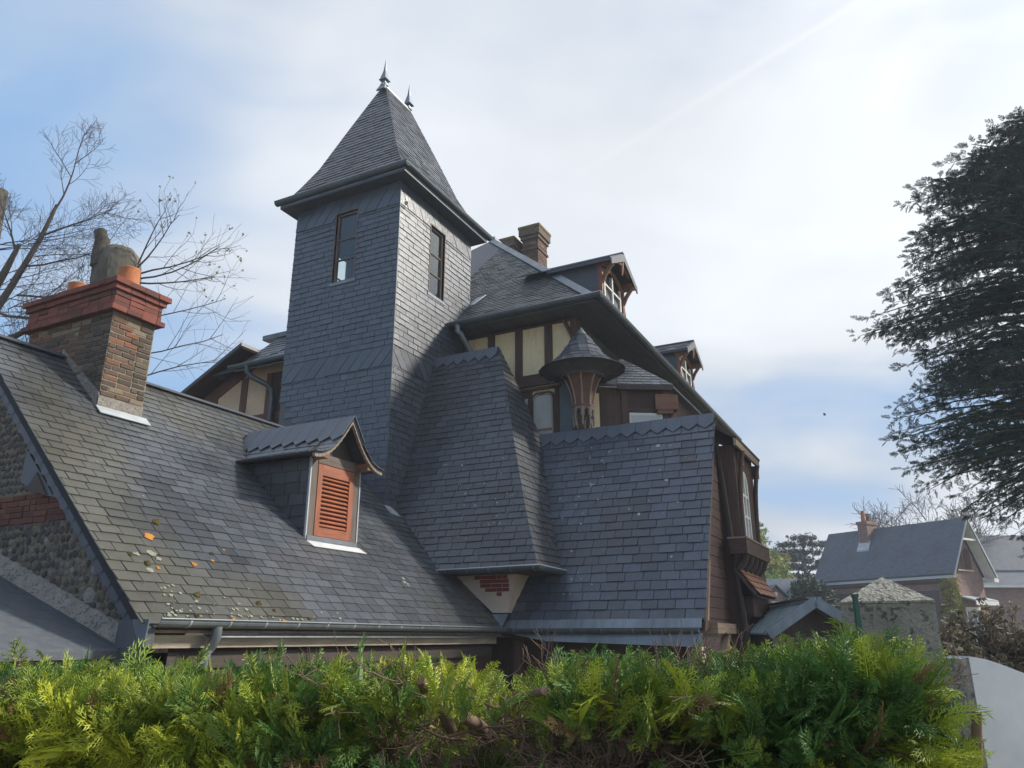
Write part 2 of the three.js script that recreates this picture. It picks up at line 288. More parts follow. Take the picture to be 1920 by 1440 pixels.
const BM = {
  chim: brickMats([[0.15, 0.080, 0.055], [0.20, 0.095, 0.06], [0.13, 0.085, 0.06], [0.24, 0.19, 0.13], [0.10, 0.075, 0.055], [0.25, 0.105, 0.06], [0.17, 0.11, 0.075], [0.11, 0.085, 0.065]]),
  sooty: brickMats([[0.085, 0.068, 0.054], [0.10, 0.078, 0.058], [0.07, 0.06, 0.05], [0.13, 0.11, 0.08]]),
  crown: brickMats([[0.22, 0.072, 0.052], [0.18, 0.065, 0.05], [0.25, 0.085, 0.062], [0.14, 0.058, 0.047]]),
  red: brickMats([[0.23, 0.04, 0.03], [0.27, 0.05, 0.035], [0.19, 0.036, 0.03]]),
  band: brickMats([[0.17, 0.062, 0.042], [0.13, 0.05, 0.038], [0.20, 0.075, 0.05]]),
  flint: brickMats([[0.10, 0.09, 0.085], [0.16, 0.145, 0.13], [0.075, 0.07, 0.07], [0.22, 0.20, 0.175], [0.13, 0.11, 0.09], [0.30, 0.28, 0.25]]),
};

// ---------------------------------------------------------------- the ground
struct('ground', new GB().quad(V(-400, 0, 60), V(400, 0, 60), V(400, 0, -500), V(-400, 0, -500)), M.ground);
{ const a = FWD.clone().multiplyScalar(-30).addScaledVector(RGT, -40), b = FWD.clone().multiplyScalar(-30).addScaledVector(RGT, 40), c = FWD.clone().multiplyScalar(1.7).addScaledVector(RGT, 40), d = FWD.clone().multiplyScalar(1.7).addScaledVector(RGT, -40);
  struct('pavement', new GB().slab([a, b, c, d].map(p => p.setY(0.9)), V(0, -1, 0)), M.paving);  // unseen street behind the viewpoint, widened and paled to bounce sunlight onto front walls
  const e = FWD.clone().multiplyScalar(1.71).addScaledVector(RGT, -9), f = FWD.clone().multiplyScalar(1.71).addScaledVector(RGT, 9), g = FWD.clone().multiplyScalar(3.6).addScaledVector(RGT, 9), h = FWD.clone().multiplyScalar(3.6).addScaledVector(RGT, -9);
  struct('bank', new GB().slab([e, f, g, h].map(p => p.setY(0.8)), V(0, -0.9, 0)), M.ground); }

// ================================================================ low annex with the flint gable
const oliveStain = (col, c, u, v) => {           // algae and dust film on the old slates, in ragged patches
  const s = smooth(0.40, 0.68, fbm(u * 0.55 + 2, v * 0.45 + 4, 61, 4)), d = smooth(0.5, 0.75, fbm(u * 1.5, v * 1.2, 62, 4));
  return [lerp(col[0], 0.094, s * 0.72) * (1 - d * 0.36), lerp(col[1], 0.088, s * 0.72) * (1 - d * 0.36), lerp(col[2], 0.060, s * 0.72) * (1 - d * 0.36)];
};
{
  const A = thing('slate_annex', V(-8.5, 0, -8.7), 'low flint-gabled annex with a stained slate roof and one dormer, below the square tower', 'building');
  const S = V(-0.735, 0.678, 0), O = V(-6.42, 2.63, -5.08);
  const len = 5.32;
  const deck = add(A, 'roof', new GB().slab([O.clone(), O.clone().add(V(0, 0, -7.2)), O.clone().addScaledVector(S, len).add(V(0, 0, -7.2)), O.clone().addScaledVector(S, len)].map(p => p.addScaledVector(V(0.678, 0.735, 0), -0.012)), V(-0.07, -0.075, 0)), M.deck);
  add(A, 'rear_slope', new GB().slab([V(-10.33, 6.22, -5.08), V(-10.33, 6.22, -12.3), V(-14.3, 2.5, -12.3), V(-14.3, 2.5, -5.08)], V(-0.05, 0.055, 0)), M.slatePlain);
  const map = (u, v) => O.clone().addScaledVector(S, v).add(V(0, 0, -u));
  slates({ parent: deck, map, v0: -0.02, v1: len, left: () => -0.05, right: () => 7.2, e: 0.148, w: 0.262, tone: [0.076, 0.083, 0.095], th: 0.012, rough: 0.15,
    one: (u, v) => u < 2.35 && v < 4.6, vary: oliveStain, skip: (c) => c.z < -12.05 && c.x < -8.9 });
  add(A, 'ridge_cap', new GB().slab([V(-10.32, 6.285, -5.05), V(-10.32, 6.285, -12.0), V(-10.27, 6.235, -12.0), V(-10.27, 6.235, -5.05)], V(0.008, 0.01, 0)).slab([V(-10.32, 6.285, -5.05), V(-10.32, 6.285, -12.0), V(-10.42, 6.18, -12.0), V(-10.42, 6.18, -5.05)], V(-0.008, 0.01, 0)), M.slatePlain);
  // lichen and moss lying on the slates
  const blob = (u, v, r, n, h) => { const p = []; for (let k = 0; k < n; k++) { const a = k / n * 6.283, q = r * rr(0.6, 1.15); p.push([u + Math.cos(a) * q, v + Math.sin(a) * q * 0.85]); } return p; };
  const N = V(0.678, 0.735, 0);
  const patches = (name, list, m, h) => { const g = new GB(); for (const [u, v, r] of list) { const p = blob(u, v, r, 9).map(([a, b]) => map(a, b).addScaledVector(N, 0.016)); const c = map(u, v).addScaledVector(N, 0.018 + h * r); for (let i = 0; i < p.length; i++) g.tri(c, p[i], p[(i + 1) % p.length]); const q = p.map(x => x.clone().addScaledVector(N, -0.02)); for (let i = 0; i < p.length; i++) { const j = (i + 1) % p.length; g.quad(q[i], q[j], p[j], p[i]); } } stuff(add(deck, name, g, m)); };
  const on = (px, py) => { // place by world point already solved on the slope: z and height
    return [px, py]; };
  const orange = mat(0.48, 0.21, 0.035, { map: tGrain, roughness: 1 }), pale = mat(0.32, 0.33, 0.27, { map: tConc, roughness: 1 }), moss = mat(0.11, 0.085, 0.018, { map: tGrain, bumpMap: tConcB, bumpScale: 0.02, roughness: 1 });
  const L1 = [[0.66, 1.33, 0.075], [1.05, 0.92, 0.05], [1.36, 1.02, 0.03], [0.52, 0.80, 0.03], [1.85, 0.05, 0.035], [1.66, 1.25, 0.02], [1.10, 0.06, 0.03]];
  patches('orange_lichen', L1, orange, 0.06);
  const L2 = [[0.55, 1.04, 0.06], [0.60, 0.95, 0.04], [0.35, 1.0, 0.04], [0.40, 0.75, 0.05]]; for (let i = 0; i < 42; i++) L2.push([0.3 + Math.pow(R(), 1.3) * 1.1, 0.08 + R() * R() * 0.8, rr(0.006, 0.03)]); for (let i = 0; i < 26; i++) L2.push([rr(0.9, 3.2), rr(0.02, 0.24), rr(0.006, 0.03)]); for (let i = 0; i < 60; i++) L2.push([rr(0.1, 6.6), rr(0.1, 5.2), rr(0.006, 0.017)]); for (let i = 0; i < 8; i++) L2.push([5.15 + rr(-0.06, 0.06), 1.0 + rr(-0.09, 0.09), rr(0.015, 0.04)]);
  patches('pale_lichen', L2, pale, 0.05);
  patches('moss', [[0.90, 1.62, 0.055], [0.42, 0.86, 0.045], [0.82, 0.42, 0.05], [0.64, 0.09, 0.045], [1.42, 1.15, 0.03], [0.28, 0.98, 0.03], [1.62, 0.33, 0.05], [1.8, 0.22, 0.03], [2.3, 0.1, 0.03]], moss, 0.7);
  // gable wall: flint in rough rows, a brick band, hung slates along the verge
  const roofY = (x) => 2.64 + 0.922 * (-6.5 - x);
  const wall = add(A, 'gable_wall', new GB().slab([V(-14.1, 0, -5.24), V(-6.62, 0, -5.24), V(-6.62, 2.55, -5.24), V(-10.33, 6.0, -5.24), V(-14.1, 2.4, -5.24)], V(0, 0, -0.3)), mat(0.22, 0.185, 0.13, { map: tConc, roughness: 0.95 }));
  const stones = [0, 1, 2, 3, 4, 5].map(() => { const g = new THREE.OctahedronGeometry(1, 1); const p = g.attributes.position; const off = new Map(); for (let i = 0; i < p.count; i++) { const k = [p.getX(i), p.getY(i), p.getZ(i)].map(q => q.toFixed(3)).join(); if (!off.has(k)) off.set(k, rr(0.75, 1.18)); const s = off.get(k); p.setXYZ(i, p.getX(i) * s, p.getY(i) * s, p.getZ(i) * s); } g.computeVertexNormals(); return g; });
  let ns = 0; const restStones = [];
  for (let y = 2.35; y < 6.0; y += 0.088) for (let x = -10.4; x < -6.66;) {
    const wd = rr(0.055, 0.12); x += wd; const yy = y + rr(-0.015, 0.015); if (yy > roofY(x) - 0.14) continue; if (yy > 3.68 && yy < 4.06) continue; if (yy < 2.32 + 0.34 * (-6.77 - x) - 0.1) continue;
    const q = new THREE.Quaternion().setFromEuler(new THREE.Euler(rr(-0.3, 0.3), rr(-0.3, 0.3), rr(-0.5, 0.5))); const sc = V(wd * 0.54, rr(0.04, 0.054), rr(0.015, 0.03)), pos = V(x - wd / 2, yy, -5.245);
    const st = stones[ns % 6]; if (ns < 300 && x > -9.95) { piece(wall, 'flint_stone', st, BM.flint[Math.floor(R() * (R() < 0.3 ? 6 : 5))], pos, q, sc); ns++; }
    else restStones.push(st.clone().applyMatrix4(new THREE.Matrix4().compose(pos, q, sc)));
  }
  if (restStones.length) stuff(add(wall, 'flint_stones', mergeGeometries(restStones), BM.flint[0]));
  bricks({ parent: wall, O: V(-10.2, 3.70, -5.235), U: V(1, 0, 0), W: V(0, 1, 0), width: 3.0, height: 0.34, course: 0.068, mats: BM.band, inside: (x, y) => 3.70 + y < roofY(-10.2 + x) - 0.12 });
  for (const [x, y, s] of [[-7.5, 2.90, 0.10], [-7.45, 3.16, 0.08], [-6.86, 2.66, 0.07]]) piece(wall, 'flint_stone', stones[1], BM.flint[5], V(x, y, -5.235), new THREE.Quaternion(), V(s, s * 0.9, 0.045));
  // hung slates under the verge
  const vdir = V(-0.735, 0.678, 0), vdn = V(-0.678, -0.735, 0);
  for (let i = 0; i < 25; i++) { const c = V(-6.50, 2.66, -5.10).addScaledVector(vdir, i * 0.2); const p = [[-0.02, 0.02], [0.205, 0.02], [0.205, -0.13], [0.10, -0.20], [-0.01, -0.14]].map(([a, b]) => c.clone().addScaledVector(vdir, a).addScaledVector(vdn, -b)); add(A, 'verge_slate', new GB().slab(p, V(0, 0, -0.02 - 0.004 * (i % 2))), M.slatePlain); }
  add(A, 'verge_board', new GB().slab([V(-6.52, 2.60, -5.13), V(-6.62, 2.49, -5.13), V(-10.33, 5.93, -5.13), V(-10.33, 6.13, -5.13)], V(0, 0, -0.1)), M.slatePlain);
  add(A, 'purlin_cover', new GB().slab([V(-8.86, 4.54, -5.12), V(-8.20, 3.94, -5.12), V(-8.40, 3.98, -5.12), V(-8.66, 4.08, -5.12), V(-8.86, 4.16, -5.12)], V(0, 0, -0.12)), M.slatePlain);
  add(A, 'purlin_end', new GB().slab([V(-8.70, 4.06, -5.10), V(-8.32, 3.97, -5.10), V(-8.56, 4.24, -5.10)], V(0, 0, -0.08)), M.darkWood);
  // slate-hung foot of the verge and eave return
  add(A, 'eave_return', new GB().slab([V(-6.78, 2.66, -5.08), V(-6.42, 2.63, -5.08), V(-6.42, 2.42, -5.08), V(-6.56, 2.30, -5.08), V(-6.74, 2.10, -5.08), V(-6.84, 2.2, -5.08)], V(0, 0, -0.12)), M.slatePlain);
  add(A, 'eave_return_slate', new GB().slab([V(-6.36, 2.66, -5.07), V(-6.58, 2.66, -5.06), V(-6.44, 2.44, -5.05), V(-6.36, 2.46, -5.05)], V(0.0, 0, -0.014)), M.slateCap);
  // eaves: wall, boards, gutter, straps, downpipe
  const ew = add(A, 'eaves_wall', new GB().box(-7.0, 0, -12.2, -6.68, 2.5, -5.3), M.boardBrown);
  add(A, 'fascia_board', (() => { const g = new GB(); g.turn = true; return g.box(-6.60, 2.40, -12.1, -6.53, 2.52, -5.24); })(), M.paleWood);
  add(A, 'soffit_board', new GB().box(-6.72, 2.54, -12.2, -6.48, 2.57, -5.22), M.oldWood);
  add(A, 'wall_plate', (() => { const g = new GB(); g.turn = true; return g.box(-6.67, 2.2, -12.1, -6.62, 2.36, -5.3); })(), M.darkWood);
  const gut = add(A, 'gutter', new GB().halfRound(V(-6.38, 2.66, -5.16), V(-6.38, 2.645, -12.28), 0.072, 0.006, 10), M.zinc);
  for (let z = -5.5; z > -12.1; z -= 0.5) add(gut, 'gutter_strap', new GB().halfRound(V(-6.38, 2.662, z), V(-6.38, 2.662, z - 0.025), 0.078, 0.006, 10), M.zincPale);
  add(gut, 'gutter_bead', new GB().tube([V(-6.305, 2.665, -5.16), V(-6.305, 2.65, -12.28)], 0.011, 6), M.zinc);
  add(A, 'drip_flashing', new GB().slab([V(-6.46, 2.535, -5.8), V(-6.46, 2.535, -12.2), V(-6.44, 2.50, -12.2), V(-6.44, 2.50, -5.8)], V(0.008, 0, 0)), M.zinc);
  add(A, 'downpipe', new GB().tube([V(-6.38, 2.60, -5.90), V(-6.38, 2.50, -5.90), V(-6.42, 2.42, -5.89), V(-6.48, 2.34, -5.88), V(-6.48, 0, -5.88)], 0.052, 14), M.zinc);
  // chimney
  const ch = add(A, 'chimney', new GB().box(-11.31, 4.6, -6.92, -9.43, 6.86, -6.25), M.mortar);
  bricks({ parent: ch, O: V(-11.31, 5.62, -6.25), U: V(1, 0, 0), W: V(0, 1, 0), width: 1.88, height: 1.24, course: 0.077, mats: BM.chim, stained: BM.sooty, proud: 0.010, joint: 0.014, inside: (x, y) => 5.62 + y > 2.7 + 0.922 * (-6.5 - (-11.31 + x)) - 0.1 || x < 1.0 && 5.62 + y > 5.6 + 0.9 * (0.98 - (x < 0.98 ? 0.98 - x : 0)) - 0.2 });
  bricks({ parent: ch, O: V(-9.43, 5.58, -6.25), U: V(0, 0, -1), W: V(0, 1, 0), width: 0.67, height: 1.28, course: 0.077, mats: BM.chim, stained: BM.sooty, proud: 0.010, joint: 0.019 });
  add(ch, 'cement_skirt', new GB().box(-9.44, 4.9, -6.925, -9.415, 5.58, -6.235).slab([V(-9.43, 5.3, -6.235), V(-9.43, 5.62, -6.235), V(-10.4, 6.40, -6.235), V(-10.4, 6.2, -6.235)], V(0, 0, -0.02)), M.cement);
  add(ch, 'flashing', new GB().slab([V(-9.40, 5.42, -6.2), V(-9.40, 5.42, -6.98), V(-9.27, 5.30, -6.98), V(-9.27, 5.30, -6.2)], V(0.008, 0.009, 0)), M.zincPale);
  // corbelled crown of red brick, course by course
  const steps = [[6.80, 0.095, 0.078], [6.878, 0.05, 0.078], [6.956, 0.045, 0.078], [7.034, 0.048, 0.078], [7.112, 0.085, 0.078], [7.19, 0.125, 0.085]];
  for (const [y, o2, h] of steps) {
    const x0 = -11.31 - o2, x1 = -9.43 + o2, z0 = -6.92 - o2, z1 = -6.25 + o2;
    const cc = add(A, 'chimney_crown', new GB().box(x0 + 0.02, y, z0 + 0.02, x1 - 0.02, y + h - 0.003, z1 - 0.02), BM.crown[3]);
    bricks({ parent: cc, O: V(x0, y, z1 - 0.014), U: V(1, 0, 0), W: V(0, 1, 0), width: x1 - x0, height: h, course: h, len: 0.235, header: 0.1, joint: 0.007, mats: BM.crown, proud: 0.014 });
    bricks({ parent: cc, O: V(x1 - 0.014, y, z1), U: V(0, 0, -1), W: V(0, 1, 0), width: z1 - z0, height: h, course: h, len: 0.235, header: 0.1, joint: 0.007, mats: BM.crown, proud: 0.014 });
  }
  add(A, 'chimney_cap', new GB().box(-11.38, 7.272, -6.98, -9.36, 7.30, -6.18), M.cement);
  for (const x of [-10.88, -9.72]) { const g = new THREE.LatheGeometry([[0.0, 0], [0.168, 0], [0.165, 0.1], [0.145, 0.31], [0.152, 0.325], [0.152, 0.35], [0.142, 0.36], [0.12, 0.35], [0.13, 0.1], [0, 0.08]].map(([r, y]) => new THREE.Vector2(r, y)), 28); g.translate(x, 7.29, -6.58); add(A, 'chimney_pot', g, M.terracotta); }
  // dormer with louvred shutter
  const xf = -7.75, za = -8.57, zb = -9.70, yb = 3.82, yt = 5.03;
  const D = add(A, 'dormer', new GB().slab([V(xf, yb, za), V(xf, yt, za), V(-9.1, yt, za), V(-9.1, 5.0, za)], V(0, 0, 0.02)).slab([V(xf, yb, zb), V(xf, yt, zb), V(-9.1, yt, zb), V(-9.1, 5.0, zb)], V(0, 0, -0.02)), M.deck);
  const cheek = (z, dir) => { const X = (u) => dir > 0 ? -9.15 + u : xf - u; slates({ parent: D, map: (u, v) => V(X(u), yb + v, z + dir * 0.022), v0: 0, v1: yt - yb, left: (v) => dir > 0 ? clamp(1.4 - (v + 0.08) / 0.922, 0, 1.4) : 0, right: (v) => dir > 0 ? 1.4 : 0.05 + (v + 0.05) / 0.922, e: 0.17, w: 0.3, tone: [0.06, 0.066, 0.078], rest: 'cheek_slates' }); };
  cheek(za, 1); cheek(zb, -1);
  const fr = (name, y0, y1, z0, z1, m, x0 = xf - 0.08, x1 = xf + 0.02, turn) => { const g = new GB(); g.turn = !!turn; return add(D, name, g.box(x0, y0, z0, x1, y1, z1), m); };
  fr('post', yb, yt + 0.1, za - 0.15, za - 0.0, M.greyWood); fr('post', yb, yt + 0.1, zb, zb + 0.13, M.greyWood);
  fr('lintel', 4.97, 5.12, zb + 0.13, za - 0.15, M.greyWood, xf - 0.08, xf + 0.03, true);
  add(D, 'tympanum', new GB().slab([V(xf - 0.03, 5.12, za), V(xf - 0.03, 5.12, zb), V(xf - 0.03, 5.30, -9.50), V(xf - 0.03, 5.60, -9.15), V(xf - 0.03, 5.30, -8.8)], V(-0.03, 0, 0)), M.darkWood);
  for (const [z, m] of [[za + 0.008, M.zincPale], [zb - 0.008, M.zincPale]]) fr('corner_flashing', yb, yt, z - 0.012, z + 0.012, m, xf - 0.02, xf + 0.035);
  const sz0 = zb + 0.14, sz1 = za - 0.16;
  const sh = fr('shutter', 3.90, 4.96, sz0, sz0 + 0.10, M.shutter, xf - 0.03, xf + 0.028);
  const sadd = (nm, y0, y1, z0, z1, t) => { const g = new GB(); g.turn = t; add(sh, nm, g.box(xf - 0.03, y0, z0, xf + 0.028, y1, z1), M.shutter); };
  sadd('stile', 3.90, 4.96, sz1 - 0.10, sz1, false); sadd('rail', 4.80, 4.96, sz0 + 0.10, sz1 - 0.10, true); sadd('rail', 3.90, 4.03, sz0 + 0.10, sz1 - 0.10, true);
  add(sh, 'shutter_back', new GB().box(xf - 0.09, 3.9, sz0, xf - 0.075, 4.97, sz1), M.shutter);
  for (let k = 0; k < 12; k++) { const y = 4.045 + k * 0.0635, g = new GB(); g.turn = true; add(sh, 'slat', g.slab([V(xf - 0.03, y + 0.048, sz0 + 0.1), V(xf + 0.022, y, sz0 + 0.1), V(xf + 0.022, y, sz1 - 0.1), V(xf - 0.03, y + 0.048, sz1 - 0.1)], V(0.006, 0.012, 0)), M.shutter); }
  fr('sill', 3.80, 3.89, zb, za, M.zinc, xf - 0.06, xf + 0.05, true);
  add(D, 'apron_flashing', new GB().slab([V(xf + 0.04, 3.81, za + 0.02), V(xf + 0.04, 3.81, zb - 0.06), V(xf + 0.17, 3.72, zb - 0.10), V(xf + 0.17, 3.72, za - 0.02)], V(0.006, 0.008, 0)), mat(0.72, 0.73, 0.73, { map: tZinc, roughness: 0.5 }));
  // bell-curved little roof
  const zr = -9.14, prof = (s) => { const a = clamp(Math.abs(s)); return [0.80 * Math.pow(a, 0.92), 5.72 - 0.67 * (1 - Math.pow(1 - a, 2.15))]; };
  for (const dir of [1, -1]) {
    const g = new GB(); const K = 10; for (let k = 0; k < K; k++) { const [d0, y0] = prof(k / K), [d1, y1] = prof((k + 1) / K); const A1 = V(-7.46, y0, zr + dir * d0), B1 = V(-7.46, y1, zr + dir * d1), A2 = V(-9.9, y0, zr + dir * d0), B2 = V(-9.9, y1, zr + dir * d1); g.slab([A1, B1, B2, A2], V(0, -0.03, 0)); }
    const rf = add(D, 'dormer_roof', g, M.deck);
    const L = 1.05, cut = (v) => { const y = prof(1 - v / L)[1]; return y; };
    slates({ parent: rf, map: (u, v) => { const [d, y] = prof(1 - v / L); return dir > 0 ? V(-9.9 + u, y, zr + d) : V(-7.44 - u, y, zr - d); }, v0: 0, v1: L * 0.70, left: (v) => dir > 0 ? Math.max(0, -6.42 - (cut(v) - 2.63) / 0.922 + 9.9 - 0.1) : 0, right: () => dir > 0 ? 2.46 : 2.4, e: 0.15, w: 0.26, tone: [0.11, 0.12, 0.14], rest: 'dormer_slates', th: 0.01 });
    // ridge row of pointed slates
    for (let k = 0; k < 9; k++) { const u0 = 0.28 + k * 0.243; const P3 = (u, v) => { const [d, y] = prof(clamp(1 - v / L)); return V(-9.9 + u, y + 0.03, zr + dir * d).add(V(0, 0, dir * 0.006)); }; const pts = [P3(u0, L), P3(u0 + 0.238, L), P3(u0 + 0.238, L * 0.70), P3(u0 + 0.12, L * 0.60), P3(u0, L * 0.70)]; add(rf, 'ridge_slate', new GB().slab(pts, V(0, 0.008, dir * 0.006)), M.slateCap); }
    const b = new GB(), Kb = 12; for (let k = 0; k < Kb; k++) { const [d0, y0] = prof(k / Kb), [d1, y1] = prof((k + 1) / Kb); b.slab([V(-7.47, y0 - 0.03, zr + dir * d0), V(-7.47, y1 - 0.03, zr + dir * d1), V(-7.47, y1 - 0.075, zr + dir * d1), V(-7.47, y0 - 0.09, zr + dir * d0)], V(-0.05, 0, 0)); }
    add(D, 'bargeboard', b, M.carvedGrey);
    add(D, 'purlin', (() => { const q = new GB(); q.turn = true; return q.box(-7.8, 5.0, zr + dir * 0.52 - 0.06, -7.5, 5.11, zr + dir * 0.52 + 0.06); })(), M.carved);
    add(D, 'roof_soffit', new GB().slab([V(-7.5, 5.02, zr + dir * 0.78), V(-9.0, 5.02, zr + dir * 0.78), V(-9.0, 5.05, zr + dir * 0.55), V(-7.5, 5.05, zr + dir * 0.55)], V(0, 0.012, 0)), M.darkWood);
  }
}
// zinc lean-to against the gable
{
  const T = thing('lean_to_shed', V(-8.2, 0, -4.2), 'lean-to with a smooth dark grey felt roof set against the flint gable', 'shed');
  const y = (x) => 2.40 + 0.34 * (-6.77 - x);
  add(T, 'roof', new GB().slab([V(-6.72, y(-6.72), -5.22), V(-6.72, y(-6.72), -2.8), V(-11, y(-11), -2.8), V(-11, y(-11), -5.22)], V(0, -0.07, 0)), M.felt);
  add(T, 'mortar_fillet', new GB().slab([V(-6.70, y(-6.70) + 0.01, -5.10), V(-11, y(-11) + 0.01, -5.10), V(-11, y(-11) + 0.19, -5.22), V(-6.70, y(-6.70) + 0.16, -5.22)], V(0, 0.01, -0.02)), M.cement);
  add(T, 'edge_trim', new GB().bar(V(-6.72, y(-6.72) + 0.01, -5.08), V(-11, y(-11) + 0.01, -5.08), 0.03, 0.03), M.zincDark);
  add(T, 'wall', new GB().box(-10.9, 0, -5.2, -6.9, 2.3, -3.0), M.cement);
  add(T, 'gutter_end', new GB().halfRound(V(-9.30, 3.10, -4.9), V(-10.4, 3.16, -4.9), 0.06), M.zincDark);
}

// ================================================================ square slate tower
{
  const T = thing('slate_tower', V(-10.31, 0, -13.42), 'tall square slate-clad stair tower with a steep hipped roof and two spike finials', 'tower');
  const x0 = -11.76, x1 = -8.86, z0 = -14.92, z1 = -11.92, yT = 12.0;
  const fw = [-10.58, -9.99, 9.87, 11.58], rw = [-13.72, -13.13, 9.80, 11.50];
  // hollow shaft with openings in three sides
  const wallZ = (z, s, o) => { const g = new GB(); const t = 0.14 * s; if (!o) g.box(x0, 0, Math.min(z, z - t), x1, yT, Math.max(z, z - t)); else { const a = Math.min(z, z - t), b = Math.max(z, z - t); g.box(x0, 0, a, o[0], yT, b).box(o[1], 0, a, x1, yT, b).box(o[0], 0, a, o[1], o[2], b).box(o[0], o[3], a, o[1], yT, b); } return g; };
  const wallX = (x, s, o) => { const g = new GB(); const t = 0.14 * s, a = Math.min(x, x - t), b = Math.max(x, x - t); g.box(a, 0, z0 + 0.14, b, yT, o[0]).box(a, 0, o[1], b, yT, z1 - 0.14).box(a, 0, o[0], b, o[2], o[1]).box(a, o[3], o[0], b, yT, o[1]); return g; };
  const front = add(T, 'front_wall', wallZ(z1, 1, fw), M.interior), side = add(T, 'side_wall', wallX(x1, 1, rw), M.interior);
  add(T, 'rear_wall', wallZ(z0, -1, null), M.slatePlain); add(T, 'far_side_wall', wallX(x0, -1, rw), M.slatePlain);
  add(T, 'ceiling', new GB().box(x0 + 0.14, 11.7, z0 + 0.14, x1 - 0.14, 11.8, z1 - 0.14), M.interior); add(T, 'floor', new GB().box(x0 + 0.14, 8.6, z0 + 0.14, x1 - 0.14, 8.7, z1 - 0.14), M.interior);
  const annexY = (x) => 2.7 + 0.922 * (-6.5 - x);
  const tone = [0.072, 0.083, 0.103];
  const bands = [[4.5, 7.72, 0], [7.72, 8.16, 1], [8.16, 11.42, 0], [11.42, 11.98, 1]];
  for (const [a, b, k] of bands) {
    const c = k ? { e: b - a, w: 0.30 } : { e: 0.1275, w: 0.34 };
    slates({ parent: front, map: (u, v) => V(u, v, z1 + 0.002), v0: a, v1: b, left: () => x0 - 0.02, right: () => x1 + 0.012, ...c, skew: k ? 0.36 : 0, holes: [fw], tone, rough: 0.09, rest: 'front_slates', one: (u, v, p) => v > 5.6 && v < 9.9, skip: (p) => p.y < annexY(p.x) - 0.25 || (p.x < -10.4 && p.y < 6.0), gap: k ? 0.009 : 0.006 });
    slates({ parent: side, map: (u, v) => V(x1 + 0.002, v, -u), v0: a, v1: b, left: () => -z1 - 0.012, right: () => -z0 + 0.01, ...c, skew: k ? -0.36 : 0, holes: [[-rw[1], -rw[0], rw[2], rw[3]]], tone, rough: 0.09, rest: 'side_slates', gap: k ? 0.009 : 0.006 });
  }
  // windows: frame, transoms, panes, slate-grey zinc sill
  const win = (P, o, nm) => { // P(a, b, d): along the wall, up, outwards
    const bx = (g, a0, a1, b0, b1, d0, d1) => { const c = [P(a0, b0, d1), P(a1, b0, d1), P(a1, b1, d1), P(a0, b1, d1)]; return g.slab(c, P(a0, b0, d0).sub(P(a0, b0, d1))); };
    const [a0, a1, b0, b1] = o, f = 0.05;
    const w = add(T, 'window', bx(bx(bx(bx(new GB(), a0, a0 + f, b0, b1, -0.10, -0.03), a1 - f, a1, b0, b1, -0.10, -0.03), a0 + f, a1 - f, b1 - f, b1, -0.10, -0.03), a0 + f, a1 - f, b0, b0 + f, -0.10, -0.03), M.greyWood);
    const ys = [b0 + f, b0 + (b1 - b0) * 0.33, b0 + (b1 - b0) * 0.62, b1 - f];
    for (let k = 0; k < 3; k++) { add(w, 'pane', bx(new GB(), a0 + f, a1 - f, ys[k] + 0.012, ys[k + 1] - 0.012, -0.068, -0.064), M.glass); if (k) add(w, 'glazing_bar', bx(new GB(), a0 + f, a1 - f, ys[k] - 0.014, ys[k] + 0.014, -0.085, -0.045), M.greyWood); }
    add(w, 'sill', bx(new GB(), a0 - 0.06, a1 + 0.06, b0 - 0.07, b0, -0.10, 0.03), M.zincRidge);
    const j = 0.028; add(w, 'reveal', bx(bx(bx(new GB(), a0 - j, a0, b0, b1 + j, -0.03, 0.022), a1, a1 + j, b0, b1 + j, -0.03, 0.022), a0, a1, b1, b1 + j, -0.03, 0.022), M.greyWood);
  };
  win((a, b, d) => V(a, b, z1 + d), fw); win((a, b, d) => V(x1 + d, b, -a), [-rw[1], -rw[0], rw[2], rw[3]]); win((a, b, d) => V(x0 - d, b, a), rw);
  add(T, 'corner_flashing', new GB().box(x1 - 0.01, 5.0, z1 - 0.01, x1 + 0.016, 11.95, z1 + 0.016), M.zincDark);
  add(T, 'vent', new THREE.TorusGeometry(0.035, 0.012, 6, 14).rotateY(Math.PI / 2).translate(x1 + 0.03, 11.52, -12.12), M.zincDark);
  add(T, 'base_flashing', new GB().slab([V(-8.84, 4.87, -11.88), V(-8.68, 4.70, -11.86), V(-8.60, 4.66, -12.08), V(-8.84, 4.86, -12.1)], V(0.01, 0.01, 0)), M.zincPale);
  // eaves: soffit, cornice, gutter
  const o = 0.30, ex0 = x0 - o, ex1 = x1 + o, ez0 = z0 - o, ez1 = z1 + o;
  add(T, 'soffit', new GB().slab([V(ex0, 11.97, ez1), V(ex1, 11.97, ez1), V(ex1, 11.97, ez0), V(ex0, 11.97, ez0)], V(0, 0.04, 0)), M.slatePlain);
  add(T, 'cornice', new GB().box(ex0, 12.01, ez1 - 0.03, ex1, 12.05, ez1 + 0.005).box(ex1 - 0.03, 12.01, ez0, ex1 + 0.005, 12.05, ez1 - 0.03).box(ex0, 12.01, ez0, ex1, 12.05, ez0 + 0.03).box(ex0, 12.01, ez0 + 0.03, ex0 + 0.03, 12.05, ez1 - 0.03), M.zincRidge);
  const gt = add(T, 'gutter', new GB().halfRound(V(ex0 - 0.1, 12.14, ez1 + 0.03), V(ex1 + 0.1, 12.14, ez1 + 0.03), 0.085, 0.006, 10).halfRound(V(ex1 + 0.03, 12.14, ez1 + 0.1), V(ex1 + 0.03, 12.14, ez0 - 0.1), 0.085, 0.006, 10), M.zincDark);
